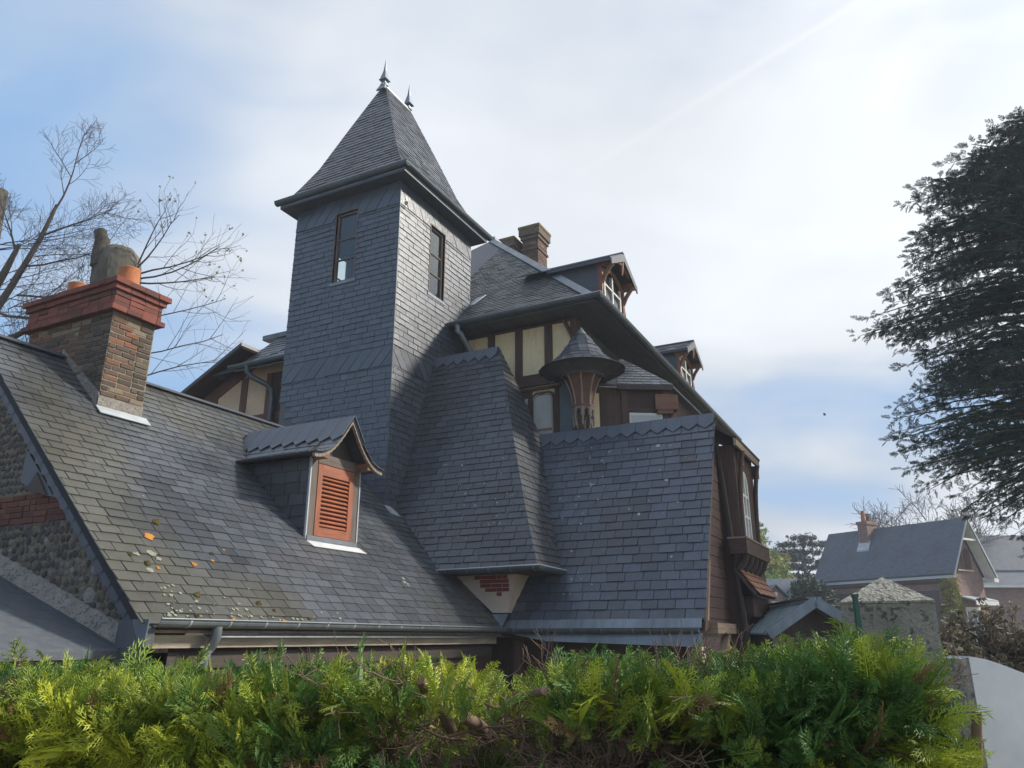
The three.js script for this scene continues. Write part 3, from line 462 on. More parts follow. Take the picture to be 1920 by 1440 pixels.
  add(gt, 'gutter_bead', new GB().tube([V(ex0 - 0.1, 12.145, ez1 + 0.115), V(ex1 + 0.11, 12.145, ez1 + 0.115), V(ex1 + 0.115, 12.145, ez0 - 0.1)], 0.012, 6), M.zinc);
  // roof: four faces, slightly bell-cast
  const pr = [[12.08, 0], [12.30, 0.14], [13.1, 0.475], [14.15, 0.80], [15.72, 1.30]];         // height, inset from the front eave
  const arc = [0]; for (let i = 1; i < pr.length; i++) arc.push(arc[i - 1] + Math.hypot(pr[i][0] - pr[i - 1][0], pr[i][1] - pr[i - 1][1]));
  const at = (v) => { let i = 1; while (i < pr.length - 1 && v > arc[i]) i++; const t = (v - arc[i - 1]) / (arc[i] - arc[i - 1]); return [lerp(pr[i - 1][0], pr[i][0], t), lerp(pr[i - 1][1], pr[i][1], t) / 1.30]; };
  const VL = arc[arc.length - 1], cx = (ex0 + ex1) / 2, ins = (f) => ({ xa: lerp(ex0, cx - 0.05, f), xb: lerp(ex1, cx + 0.05, f), za: lerp(ez1, -12.95, f), zb: lerp(ez0, -14.02, f) });
  const faces = [['front', (u, v) => { const [y, f] = at(v), q = ins(f); return V(u, y, q.za); }, (v) => ins(at(v)[1]).xa, (v) => ins(at(v)[1]).xb],
    ['side', (u, v) => { const [y, f] = at(v), q = ins(f); return V(q.xb, y, -u); }, (v) => -ins(at(v)[1]).za, (v) => -ins(at(v)[1]).zb],
    ['rear', (u, v) => { const [y, f] = at(v), q = ins(f); return V(-u, y, q.zb); }, (v) => -ins(at(v)[1]).xb, (v) => -ins(at(v)[1]).xa],
    ['far', (u, v) => { const [y, f] = at(v), q = ins(f); return V(q.xa, y, u); }, (v) => ins(at(v)[1]).zb, (v) => ins(at(v)[1]).za]];
  for (const [nm, map, l, r] of faces) {
    const g = new GB(); for (let i = 0; i < pr.length - 1; i++) { const a = arc[i], b = arc[i + 1]; g.quad(map(l(a), a), map(r(a), a), map(r(b), b), map(l(b), b)); }
    const f = add(T, 'roof_slope', g, M.deck);
    slates({ parent: f, map, v0: 0, v1: VL, left: l, right: r, e: 0.112, w: 0.27, tone: [0.085, 0.095, 0.114], rough: 0.13, rest: 'roof_slates' });
  }
  const hip = new GB(); for (const [sx, sz] of [['xb', 'za'], ['xa', 'za'], ['xb', 'zb']]) hip.tube([0, 0.05, 0.15, 0.3, 0.6, 1].map(t => { const [y, f] = at(t * VL), q = ins(f); return V(q[sx], y + 0.004, q[sz]); }), 0.013, 5);
  add(T, 'hip_flashing', hip, M.zincDark);
  add(T, 'ridge_cap', new GB().box(cx - 0.055, 15.64, -14.1, cx + 0.055, 15.765, -12.86).slab([V(cx - 0.13, 15.56, -12.80), V(cx + 0.13, 15.56, -12.80), V(cx + 0.07, 15.82, -12.92), V(cx - 0.07, 15.82, -12.92)], V(0, 0, -0.05)), M.zincRidge);
  for (const z of [-12.96, -14.02]) {
    const f = add(T, 'finial', (() => { const g = new THREE.LatheGeometry([[0.11, 0], [0.075, 0.05], [0.075, 0.14], [0.155, 0.15], [0.12, 0.19], [0.045, 0.45], [0.004, 0.80]].map(([r, y]) => new THREE.Vector2(r, y)), 4, Math.PI / 4); const q = g.toNonIndexed(); q.computeVertexNormals(); q.translate(cx, 15.76, z); return q; })(), M.zincRidge);
  }
}

// ================================================================ main house: half-timbered walls, steep slate roofs
{
  const H = thing('half_timbered_villa', V(-8.5, 0, -18), 'large half-timbered villa with steep slate roofs, dormers and a hanging corner turret, behind the tower', 'house');
  const box = (g, ...a) => g.box(...a);
  const part = (parent, name, m, f, turn) => { const g = new GB(); g.turn = !!turn; f(g); return add(parent, name, g, m); };

  // ---- right front mansard, the big slate slope
  const my = 2.77, mz = -12.30, mh = 3.74, md = 1.93, ml = Math.hypot(mh, md), xr = -3.05;
  const mUp = V(0, mh / ml, -md / ml), mN = V(0, md / ml, mh / ml);
  const midZ = (y) => { const q = [[3.60, -11.72], [3.69, -11.77], [4.615, -12.18], [5.79, -12.62], [7.32, -13.12], [8.35, -13.50]]; let i = 1; while (i < q.length - 1 && y > q[i][0]) i++; return lerp(q[i - 1][1], q[i][1], (y - q[i - 1][0]) / (q[i][0] - q[i - 1][0])); };
  const midX = (y) => -7.27 + (midZ(y) + 13.5) * 0.955;
  const ms = part(H, 'front_mansard_roof', M.deck, g => g.slab([V(-7.0, my, mz), V(xr, my, mz), V(xr, my + mh, mz - md), V(-7.0, my + mh, mz - md)], mN.clone().multiplyScalar(-0.10)));
  const mossy = (col, c, u, v) => { const s = smooth(0.5, 0.72, fbm(u * 1.1 + 9, v * 1.3, 71, 4)), d = smooth(0.55, 0.75, fbm(u * 2.3, v * 1.7 + 4, 72, 3)); return [lerp(col[0], 0.062, s * 0.6) * (1 - d * 0.2), lerp(col[1], 0.060, s * 0.6) * (1 - d * 0.2), lerp(col[2], 0.060, s * 0.6) * (1 - d * 0.2)]; };
  slates({ parent: ms, map: (u, v) => V(u, my, mz).addScaledVector(mUp, v), v0: 0.0, v1: ml - 0.24, left: (v) => { const y = my + v * mh / ml; return y < 3.66 ? -6.55 : midX(y) - 0.12; }, right: () => xr + 0.03, e: 0.172, w: 0.30, tone: [0.078, 0.090, 0.116], rough: 0.12, vary: mossy, th: 0.017, one: () => true, rest: 'mansard_slates' });
  for (let k = 0; k < 13; k++) { const a = -6.98 + k * 0.303, b = a + 0.298, P = (u, v) => V(Math.min(u, xr + 0.03), my, mz).addScaledVector(mUp, v).addScaledVector(mN, 0.02); add(ms, 'ridge_slate', new GB().slab([P(a, ml), P(a, ml - 0.23), P((a + b) / 2, ml - 0.36), P(b, ml - 0.23), P(b, ml)], mN.clone().multiplyScalar(0.012 + 0.003 * (k % 2))), M.slateCap); }
  { const g = new GB(); for (let i = 0; i < 55; i++) { const u = R() < 0.5 ? rr(-5.6, -5.0) : rr(-6.0, -3.3), v = R() < 0.5 ? rr(2.0, 3.6) : rr(0.4, 3.7), r = rr(0.008, 0.022) * (R() < 0.1 ? 1.8 : 1), c = V(u, my, mz).addScaledVector(mUp, v).addScaledVector(mN, 0.017); const p = []; for (let k = 0; k < 7; k++) { const t = k / 7 * 6.283; p.push(c.clone().addScaledVector(V(1, 0, 0), Math.cos(t) * r * rr(0.6, 1.2)).addScaledVector(mUp, Math.sin(t) * r * rr(0.6, 1.2))); } g.poly(p); } stuff(add(ms, 'lichen', g, mat(0.42, 0.43, 0.38, { roughness: 1 }))); }
  // foot of the mansard: pale flashing, gutter, lead apron, dark opening below
  add(H, 'foot_flashing', new GB().slab([V(-6.5, my + 0.01, mz + 0.02), V(xr - 0.02, my + 0.01, mz + 0.02), V(xr - 0.02, my - 0.13, mz + 0.10), V(-6.5, my - 0.13, mz + 0.10)], V(0, -0.008, -0.01)), M.zinc);
  const fg = add(H, 'gutter', new GB().halfRound(V(-6.45, 2.63, mz + 0.17), V(xr - 0.04, 2.63, mz + 0.17), 0.07, 0.006, 10), M.zincDark);
  for (let x = -6.2; x < -3.2; x += 0.52) add(fg, 'gutter_strap', new GB().halfRound(V(x, 2.632, mz + 0.17), V(x + 0.025, 2.632, mz + 0.17), 0.077, 0.006, 10), M.zinc);
  add(H, 'lead_apron', new GB().slab([V(-6.35, 2.56, mz + 0.14), V(xr, 2.56, mz + 0.14), V(xr, 2.36, mz + 0.20), V(-5.6, 2.44, mz + 0.20)], V(0, 0, -0.012)), M.zinc);
  add(H, 'ground_floor_wall', new GB().box(-8.8, 0, -13.6, -3.4, 2.5, -12.75), M.boardBrown);
  for (const x of [-6.35, -5.7, -3.3]) add(H, 'veranda_post', new GB().box(x, 0, -12.5, x + 0.14, 2.45, -12.36), M.beam);
  // ---- right cheek of the mansard
  const ck = add(H, 'mansard_cheek', new GB().slab([V(-3.12, 2.60, -12.42), V(-3.12, 2.60, -14.42), V(-3.12, 6.5, -14.42), V(-3.12, 6.46, -14.25)], V(-0.04, 0, 0)), M.darkWood);
  for (let k = 0; k < 22; k++) { const y = 2.62 + k * 0.172, zf = -12.42 - (y - 2.6) * 0.482; if (zf < -14.3) break; part(ck, 'board', M.boardBrown, g => g.box(-3.125, y, -14.40, -3.095 + (k % 2) * 0.004, y + 0.162, zf - 0.06), true); }
  add(H, 'verge_board', new GB().slab([V(-3.10, 2.60, -12.36), V(-3.10, 2.60, -12.47), V(-3.10, 6.40, -14.34), V(-3.10, 6.45, -14.22)], V(0.05, 0, 0)), M.beam);
  add(H, 'pale_batten', new GB().slab([V(-3.08, 2.75, -12.56), V(-3.08, 2.75, -12.66), V(-3.08, 3.7, -13.05), V(-3.08, 3.7, -13.0)], V(0.03, 0, 0)), M.oldWood);
  add(H, 'flared_edge_board', new GB().slab([V(-3.10, 6.0, -14.33), V(-2.84, 2.40, -14.33), V(-2.785, 2.40, -14.33), V(-3.05, 6.0, -14.33)], V(0, 0, -0.10)), M.darkWood);
  add(H, 'flared_wall', new GB().slab([V(-3.12, 6.0, -14.45), V(-2.84, 2.40, -14.45), V(-2.84, 0, -14.45), V(-3.2, 0, -14.45)], V(0, 0, -3)), M.boardBrown);
  part(H, 'cross_beam', M.oldWood, g => g.box(-3.16, 2.56, -14.3, -2.98, 2.72, -12.9), true);
  part(H, 'knee_brace', M.oldWood, g => g.bar(V(-3.07, 1.9, -13.1), V(-3.07, 2.56, -13.9), 0.12, 0.12));
  part(H, 'corner_post', M.plaster, g => g.box(-3.4, 0, -12.75, -3.16, 2.36, -12.5));

  // ---- steep middle roof
  const ys = [3.60, 4.0, 4.615, 5.2, 5.79, 6.5, 7.32, 8.35];
  const midArc = [0]; for (let i = 1; i < ys.length; i++) midArc.push(midArc[i - 1] + Math.hypot(ys[i] - ys[i - 1], midZ(ys[i]) - midZ(ys[i - 1])));
  const midY = (v) => { let i = 1; while (i < ys.length - 1 && v > midArc[i]) i++; return lerp(ys[i - 1], ys[i], (v - midArc[i - 1]) / (midArc[i] - midArc[i - 1])); };
  const mL = midArc[midArc.length - 1];
  const fm = (u, v) => { const y = midY(v); return V(u, y, midZ(y)); }, sm = (u, v) => { const y = midY(v); return V(midX(y), y, -u); };
  const mg = new GB(); for (let i = 0; i < ys.length - 1; i++) { const a = ys[i], b = ys[i + 1], A = V(-8.9, a, midZ(a)), B = V(midX(a), a, midZ(a)), C = V(midX(b), b, midZ(b)), D = V(-8.9, b, midZ(b)); mg.quad(A, B, C, D); const za = -27 - midZ(a), zb = -27 - midZ(b); mg.quad(B, V(midX(a), a, za), V(midX(b), b, zb), C); mg.quad(V(midX(a), a, za), V(-8.9, a, za), V(-8.9, b, zb), V(midX(b), b, zb)); }
  const mr = add(H, 'steep_hipped_roof', mg, M.deck);
  const aY = (x) => 2.7 + 0.922 * (-6.5 - x);
  slates({ parent: mr, map: fm, v0: 0, v1: mL - 0.2, left: () => -8.88, right: (v) => midX(midY(v)) + 0.012, e: 0.138, w: 0.29, tone: [0.072, 0.079, 0.092], rough: 0.13, vary: mossy, th: 0.016, rest: 'front_slates', skip: (p) => p.y < aY(p.x) - 0.2 });
  slates({ parent: mr, map: sm, v0: 0, v1: mL, left: (v) => -midZ(midY(v)) - 0.01, right: (v) => 27 + midZ(midY(v)), e: 0.138, w: 0.29, tone: [0.075, 0.082, 0.094], rough: 0.13, vary: mossy, th: 0.016, rest: 'side_slates' });
  for (let k = 0; k < 6; k++) { const a = -8.86 + k * 0.265, b = a + 0.26, P = (u, v) => fm(u, v).add(V(0, 0, 0.02)); add(mr, 'ridge_slate', new GB().slab([P(a, mL), P(a, mL - 0.19), P((a + b) / 2, mL - 0.32), P(b, mL - 0.19), P(b, mL)], V(0, 0.003, 0.010 + 0.003 * (k % 2))), M.slateCap); }
  { const g = new GB(); for (let i = 0; i < 60; i++) { const u = rr(-8, -6.0), v = rr(0.1, 2.4), r = rr(0.007, 0.02) * (R() < 0.1 ? 2 : 1); if (u > midX(midY(v)) - 0.1 || midY(v) < aY(u) + 0.1) continue; const p = []; for (let k = 0; k < 7; k++) { const t = k / 7 * 6.283; p.push(fm(u + Math.cos(t) * r, v + Math.sin(t) * r * rr(0.6, 1.2)).add(V(0, 0.005, 0.016))); } g.poly(p); } stuff(add(mr, 'lichen', g, mat(0.42, 0.43, 0.38, { roughness: 1 }))); }
  const zg = -11.70, yg = 3.60;
  const mgt = add(H, 'gutter', new GB().halfRound(V(-7.62, yg, zg), V(-5.50, yg + 0.02, zg), 0.075, 0.006, 10).halfRound(V(-5.56, yg + 0.02, zg + 0.07), V(-5.56, yg, -12.86), 0.075, 0.006, 10), M.zincDark);
  add(mgt, 'gutter_bead', new GB().tube([V(-7.62, yg + 0.005, zg + 0.075), V(-5.49, yg + 0.025, zg + 0.075), V(-5.485, yg + 0.005, -12.86)], 0.012, 6), M.zincPale);
  for (let x = -7.3; x < -5.6; x += 0.42) add(mgt, 'gutter_strap', new GB().halfRound(V(x, yg + 0.012, zg), V(x + 0.025, yg + 0.012, zg), 0.081, 0.006, 10), M.zinc);
  add(H, 'soffit', new GB().slab([V(-8.6, 3.54, -11.76), V(-5.62, 3.54, -11.76), V(-5.62, 3.54, -12.8), V(-8.6, 3.54, -12.8)], V(0, 0.04, 0)), M.darkWood);
  // brick infill triangle in a plaster surround
  const tw = add(H, 'brick_panel', new GB().slab([V(-7.72, 3.54, -12.2), V(-7.42, 3.54, -12.2), V(-6.66, 2.90, -12.2), V(-6.38, 2.90, -12.2), V(-6.20, 3.54, -12.2)].slice(1), V(0, 0, -0.5)), M.plaster);
  bricks({ parent: tw, O: V(-7.25, 3.03, -12.197), U: V(1, 0, 0), W: V(0, 1, 0), width: 0.91, height: 0.505, course: 0.072, mats: BM.red, proud: 0.006, joint: 0.010, inside: (x, y) => x > 0.82 - y * 1.35 && x < 0.78 + y * 0.25 });
  add(H, 'zinc_saddle', new GB().slab([V(-6.70, 2.88, -12.2), V(-6.36, 2.88, -12.2), V(-6.44, 2.66, -12.12), V(-6.52, 2.66, -12.12)], V(0, 0, -0.02)), M.zinc);

  // ---- main front wall, half timber
  const wz = -14.65;
  const fw = add(H, 'front_wall', new GB().box(-8.85, 2.0, wz - 0.25, -6.01, 9.22, wz - 0.03), M.cream);
  const post = (x0, x1, y0, y1, m = M.beam, d = 0.02) => part(fw, 'timber_post', m, g => g.box(x0, y0, wz - 0.05, x1, y1, wz + d));
  const rail = (x0, x1, y0, y1, m = M.beam, d = 0.03) => part(fw, 'timber_rail', m, g => g.box(x0, y0, wz - 0.05, x1, y1, wz + d), true);
  post(-8.86, -8.72, 7.5, 9.2); post(-8.17, -8.0, 7.5, 9.2); post(-7.46, -7.29, 8.02, 9.2); post(-6.73, -6.55, 8.02, 9.2); part(fw, 'corner_post', M.beam, g => g.box(-6.10, 6.4, wz - 0.30, -5.955, 9.2, wz + 0.02));
  rail(-7.55, -6.3, 7.76, 8.02, M.beam, 0.05); rail(-7.55, -6.35, 7.66, 7.72, M.beam); rail(-8.86, -5.97, 9.16, 9.2);
  part(fw, 'timber_brace', M.beam, g => g.bar(V(-5.75, 8.1, wz), V(-6.25, 9.2, wz), 0.14, 0.07));
  part(fw, 'panel', M.beam, g => g.box(-7.6, 6.3, wz - 0.04, -7.05, 7.66, wz - 0.005));
  part(fw, 'panel', M.bluegrey, g => g.box(-6.42, 6.3, wz - 0.04, -5.98, 7.76, wz - 0.005));
  post(-6.50, -6.40, 6.4, 7.7);
  { const g = new GB(); g.slab([V(-7.35, 7.45, wz + 0.01), V(-7.16, 7.5, wz + 0.01), V(-7.16, 6.9, wz + 0.01)], V(0, 0, -0.02)); add(fw, 'small_pane', g, M.curtain); }
  const archPts = (x0, x1, y0, y1, r, z) => { const p = [V(x0, y0, z), V(x1, y0, z)]; for (let k = 0; k <= 6; k++) { const a = k / 6 * Math.PI / 2; p.push(V(x1 - r + Math.cos(a) * r, y1 - r + Math.sin(a) * r, z)); } for (let k = 0; k <= 6; k++) { const a = Math.PI / 2 + k / 6 * Math.PI / 2; p.push(V(x0 + r + Math.cos(a) * r, y1 - r + Math.sin(a) * r, z)); } return p; };
  const tw2 = add(H, 'window', new GB().slab(archPts(-7.05, -6.50, 6.3, 7.6, 0.14, wz + 0.02), V(0, 0, -0.05)), M.beam);
  add(tw2, 'pane', new GB().slab(archPts(-7.0, -6.55, 6.3, 7.53, 0.12, wz + 0.036), V(0, 0, -0.012)), M.curtain);
  add(tw2, 'window_frame', new GB().tube(archPts(-7.0, -6.55, 6.3, 7.53, 0.12, wz + 0.045).slice(1), 0.018, 6), M.paleWood);
  add(tw2, 'glazing_bar', new GB().box(-7.0, 6.72, wz + 0.03, -6.55, 6.76, wz + 0.06), M.oldWood);
  // upper side wall, vertical boards
  const uw = add(H, 'side_wall', new GB().box(-6.2, 6.0, -28, -6.02, 9.22, wz - 0.05), M.darkWood);
  for (let k = 0; k < 38; k++) part(uw, 'board', M.boardDark, g => g.box(-6.03, 6.4, -15.02 - k * 0.34, -6.0 + (k % 2) * 0.004, 9.2, -14.69 - k * 0.34));
  // ---- main roof
  const ex1 = -5.26, ez1 = -14.06, ey = 9.30, sl = 0.975, rx = -10.85, ry = 14.80, rz = -19.70, rz2 = -22.5, ex0 = -16.5, ez0 = -28.1;
  const roof = add(H, 'main_roof', new GB().tri(V(ex0, ey, ez1), V(ex1, ey, ez1), V(rx, ry, rz)).quad(V(ex1, ey, ez1), V(ex1, ey, ez0), V(rx, ry, rz2), V(rx, ry, rz)).tri(V(ex1, ey, ez0), V(ex0, ey, ez0), V(rx, ry, rz2)).quad(V(ex0, ey, ez0), V(ex0, ey, ez1), V(rx, ry, rz), V(rx, ry, rz2)), M.slatePlain);
  const rl = Math.hypot(1, sl);
  slates({ parent: roof, map: (u, v) => V(u, ey + v * sl / rl + 0.01, ez1 - v / rl), v0: 0, v1: 7.7, left: (v) => -10.0, right: (v) => ex1 - v / rl - 0.02, e: 0.125, w: 0.25, tone: [0.105, 0.112, 0.124], rough: 0.18, vary: (c, p, u, v) => { const s = smooth(0.45, 0.7, fbm(u * 1.4, v * 1.6, 81, 4)); return [c[0] * (1 + s * 0.2), c[1] * (1 + s * 0.16), c[2] * (1 + s * 0.02)]; }, rest: 'front_slates', skip: (p) => p.x < -8.9 && p.z > -14.95 });
  slates({ parent: roof, map: (u, v) => V(ex1 - v / rl, ey + v * sl / rl + 0.01, -u), v0: 0, v1: 7.7, left: (v) => -ez1 + v / rl + 0.02, right: (v) => -ez0 - v / rl, e: 0.25, w: 0.4, tone: [0.105, 0.112, 0.124], rough: 0.13, rest: 'side_slates' });
  { const a = V(ex1, ey + 0.05, ez1), b = V(rx, ry + 0.05, rz), d = b.clone().sub(a).normalize(); const s = V(-1, 0, 1).normalize().multiplyScalar(0.16); add(roof, 'hip_flashing', new GB().slab([a.clone().addScaledVector(d, 0.1).add(V(0, 0.02, 0)), a.clone().addScaledVector(d, 0.1).add(s).add(V(0, -0.11 + 0.02, 0)), b.clone().add(s).add(V(0, -0.11, 0)), b], V(0, 0.014, 0)).slab([a.clone().addScaledVector(d, 0.1).add(V(0, 0.02, 0)), a.clone().addScaledVector(d, 0.1).sub(s).add(V(0, -0.09, 0)), b.clone().sub(s).add(V(0, -0.11, 0)), b], V(0, 0.014, 0)), M.zincRidge); }
  add(roof, 'ridge_cap', new GB().box(rx - 0.12, ry - 0.03, rz2, rx + 0.12, ry + 0.06, rz + 0.1), M.zincRidge);
  add(roof, 'valley_flashing', new GB().slab([V(-8.83, ey + 0.84 * sl + 0.05, ez1 - 0.84), V(-8.83, ey + 1.15 * sl + 0.05, ez1 - 1.15), V(-8.62, ey + 1.25 * sl + 0.05, ez1 - 1.25), V(-8.72, ey + 0.84 * sl + 0.05, ez1 - 0.84)], V(0, 0.015, 0)), M.zincPale);
  // eaves
  add(H, 'soffit', new GB().slab([V(-8.85, 9.23, ez1 - 0.02), V(ex1 - 0.02, 9.23, ez1 - 0.02), V(ex1 - 0.02, 9.23, ez0), V(-6.0, 9.23, ez0), V(-6.0, 9.23, wz), V(-8.85, 9.23, wz)].slice(0, 2).concat([V(ex1 - 0.02, 9.23, wz - 0.04), V(-8.85, 9.23, wz - 0.04)]), V(0, 0.03, 0)).slab([V(-6.05, 9.23, wz - 0.04), V(ex1 - 0.02, 9.23, wz - 0.04), V(ex1 - 0.02, 9.23, ez0), V(-6.05, 9.23, ez0)], V(0, 0.03, 0)), M.boardDark);
  add(H, 'eaves_cornice', new GB().box(-8.85, 9.23, ez1 - 0.03, ex1, 9.30, ez1 + 0.02).box(ex1 - 0.03, 9.231, ez0, ex1 + 0.02, 9.301, ez1 - 0.03), M.zincDark);
  const eg = add(H, 'gutter', new GB().halfRound(V(-8.9, 9.33, ez1 + 0.08), V(ex1 + 0.15, 9.35, ez1 + 0.08), 0.085, 0.006, 10).halfRound(V(ex1 + 0.08, 9.35, ez1 + 0.16), V(ex1 + 0.08, 9.32, ez0), 0.085, 0.006, 10), M.zincDark);
  add(eg, 'gutter_bead', new GB().tube([V(-8.9, 9.335, ez1 + 0.165), V(ex1 + 0.16, 9.355, ez1 + 0.165), V(ex1 + 0.165, 9.325, ez0)], 0.013, 6), M.zinc);
  for (let z = -14.7; z > -28; z -= 0.5) add(eg, 'gutter_strap', new GB().halfRound(V(ex1 + 0.08, 9.352, z), V(ex1 + 0.08, 9.352, z - 0.035), 0.093, 0.006, 8), M.zinc);
  for (let x = -8.6; x < -5.3; x += 0.55) add(eg, 'gutter_strap', new GB().halfRound(V(x, 9.345, ez1 + 0.08), V(x + 0.03, 9.345, ez1 + 0.08), 0.092, 0.006, 8), M.zincDark);
  add(H, 'downpipe', new GB().tube([V(-8.60, 9.30, -13.98), V(-8.60, 9.12, -13.99), V(-8.57, 9.10, -14.05), V(-8.50, 8.85, -14.25), V(-8.46, 8.70, -14.38), V(-8.46, 8.5, -14.42), V(-8.46, 7.8, -14.45)], 0.065, 14), M.zinc);
  // chimneys behind the ridge
  const mkChimney = (x, z, w, d, y0, y1) => {
    const c = add(H, 'chimney', new GB().box(x - w / 2, y0, z - d / 2, x + w / 2, y1, z + d / 2), M.mortarDark);
    bricks({ parent: c, O: V(x - w / 2, y1 - 1.9, z + d / 2), U: V(1, 0, 0), W: V(0, 1, 0), width: w, height: 1.9, course: 0.095, len: 0.28, header: 0, mats: BM.chim, proud: 0.012 });
    bricks({ parent: c, O: V(x + w / 2, y1 - 1.9, z + d / 2), U: V(0, 0, -1), W: V(0, 1, 0), width: d, height: 1.9, course: 0.095, len: 0.28, header: 0, mats: BM.chim, proud: 0.012 });
    add(c, 'chimney_band', new GB().box(x - w / 2 - 0.05, y1 - 1.0, z - d / 2 - 0.05, x + w / 2 + 0.05, y1 - 0.92, z + d / 2 + 0.05).box(x - w / 2 - 0.06, y1 - 0.55, z - d / 2 - 0.06, x + w / 2 + 0.06, y1 - 0.40, z + d / 2 + 0.06).box(x - w / 2 - 0.11, y1 - 0.4, z - d / 2 - 0.11, x + w / 2 + 0.11, y1 - 0.12, z + d / 2 + 0.11), mat(0.17, 0.13, 0.10, { map: tConc, roughness: 0.95 }));
    add(c, 'chimney_cap', new GB().slab([V(x - w / 2 - 0.13, y1 - 0.12, z + d / 2 + 0.13), V(x + w / 2 + 0.13, y1 - 0.12, z + d / 2 + 0.13), V(x + w / 2 + 0.13, y1 - 0.12, z - d / 2 - 0.13), V(x - w / 2 - 0.13, y1 - 0.12, z - d / 2 - 0.13)], V(0, 0.10, 0)).box(x - w / 2, y1 - 0.02, z - d / 2, x + w / 2, y1 + 0.06, z + d / 2), mat(0.24, 0.17, 0.07, { map: tConc, roughness: 1 }));
  };
  mkChimney(-11.1, -23.4, 0.62, 0.8, 13.5, 17.05); mkChimney(-12.05, -23.2, 0.62, 0.75, 13.5, 16.66);

  // ---- two roof dormers on the side slope
  const dormer = (zc, xf, yb, ya) => {
    const w = 0.78, yt = yb + 1.33;
    const back = (y) => ex1 - (y - ey) / sl;          // where the roof slope is at height y
    const D = add(H, 'roof_dormer', new GB().slab([V(xf, yb, zc + w), V(xf, yt, zc + w), V(back(yt) - 0.1, yt, zc + w), V(back(yb), yb, zc + w)], V(0, 0, -0.06)), M.slatePlain);
    add(D, 'dormer_cheek', new GB().slab([V(xf, yb, zc - w), V(xf, yt, zc - w), V(back(yt) - 0.1, yt, zc - w), V(back(yb), yb, zc - w)], V(0, 0, 0.06)), M.slatePlain);
    for (const s of [1, -1]) {
      const A = V(xf + 0.33, ya, zc), B = V(xf + 0.33, yt - 0.12, zc + s * (w + 0.16)), C = V(back(yt) - 0.05, yt - 0.12, zc + s * (w + 0.16)), E = V(back(ya) - 0.2, ya, zc);
      add(D, 'dormer_roof', new GB().slab([A, B, C, E], V(0, 0.07, 0)), M.slatePlain);
      const dl = Math.hypot(w + 0.16, ya - yt + 0.12), Lx = A.x - E.x;
      slates({ parent: D, map: (u, v) => { const t = v / dl; return V(s > 0 ? E.x - 0.3 + u : A.x - u, lerp(B.y, ya, t) + 0.075, lerp(B.z, zc, t)); }, v0: 0, v1: dl, left: () => 0, right: () => Lx + 0.3, e: 0.16, w: 0.25, tone: [0.095, 0.105, 0.12], rest: 'dormer_slates' });
      part(D, 'bargeboard', M.slatePlain, g => g.slab([A.clone().add(V(0.0, 0.06, 0)), B.clone().add(V(0.0, 0.06, 0)), B.clone().add(V(0.0, -0.10, 0)), A.clone().add(V(0.0, -0.14, 0))], V(0.03, 0, 0)));
      const z2 = zc + s * (w - 0.04);
      part(D, 'corner_post', M.carved, g => g.box(xf - 0.05, yb, z2 - 0.06, xf + 0.05, yt - 0.05, z2 + 0.06));
      part(D, 'bracket', M.carved, g => g.tube([V(xf + 0.04, yt - 0.55, z2), V(xf + 0.12, yt - 0.35, z2), V(xf + 0.24, yt - 0.18, z2), V(xf + 0.31, yt - 0.10, z2)], (t) => 0.045 + 0.03 * Math.sin(t * 9) * 0.5 + t * 0.02, 7));
      part(D, 'purlin_end', M.carved, g => g.box(xf - 0.1, yt - 0.14, z2 - 0.08, xf + 0.30, yt - 0.02, z2 + 0.08));
      part(D, 'curved_brace', M.carved, g => { const p = []; for (let k = 0; k <= 6; k++) { const a = k / 6; p.push(V(xf + 0.27, lerp(yt + 0.05, ya - 0.22, Math.pow(a, 0.7)), zc + s * (w - 0.1) * (1 - a) * 0.75)); } g.tube(p, 0.045, 6); });
    }
    part(D, 'gable_wall', M.beam, g => g.slab([V(xf - 0.04, yb, zc + w - 0.08), V(xf - 0.04, yb, zc - w + 0.08), V(xf - 0.04, yt, zc - w + 0.08), V(xf - 0.04, ya - 0.12, zc), V(xf - 0.04, yt, zc + w - 0.08)], V(-0.04, 0, 0)));
    part(D, 'king_post', M.carved, g => g.tube([V(xf + 0.28, ya - 0.05, zc), V(xf + 0.28, ya - 0.25, zc), V(xf + 0.28, ya - 0.4, zc), V(xf + 0.28, ya - 0.5, zc)], (t) => 0.07 * (1 - t * 0.7), 8));
    part(D, 'lintel', M.carved, g => g.tube([-1, -0.6, -0.2, 0.2, 0.6, 1].map(t => V(xf + 0.02, yt - 0.02 - 0.22 * t * t, zc + t * 0.62)), 0.06, 6));
    part(D, 'ridge_cap', M.zinc, g => g.bar(V(xf + 0.35, ya + 0.09, zc), V(back(ya) - 0.2, ya + 0.09, zc), 0.12, 0.03));
    const W = part(D, 'window', M.whitePaint, g => { for (const a of [-0.58, -0.03, 0.52]) g.box(xf - 0.02, yb + 0.02, zc + a, xf + 0.03, yt - 0.12, zc + a + 0.06); g.box(xf - 0.019, yt - 0.5, zc - 0.52, xf + 0.025, yt - 0.46, zc + 0.52); g.box(xf - 0.019, yb + 0.02, zc - 0.52, xf + 0.025, yb + 0.08, zc + 0.52); });
    W.userData.label = 'white painted casement window';
    const pn = new GB().box(xf - 0.012, yb + 0.08, zc - 0.52, xf - 0.006, yt - 0.14, zc + 0.52); add(D, 'pane', pn, M.darkGlass);
  };
  dormer(-16.35, -5.70, 9.62, 11.34); dormer(-23.0, -5.70, 9.62, 11.36);

  // ---- hanging corner turret with a slated cone
  const tc = V(-5.68, 0, -14.22);
  const cone = [[8.72, 0.02], [8.55, 0.16], [8.35, 0.29], [8.15, 0.43], [7.98, 0.58], [7.86, 0.74], [7.78, 0.86]];
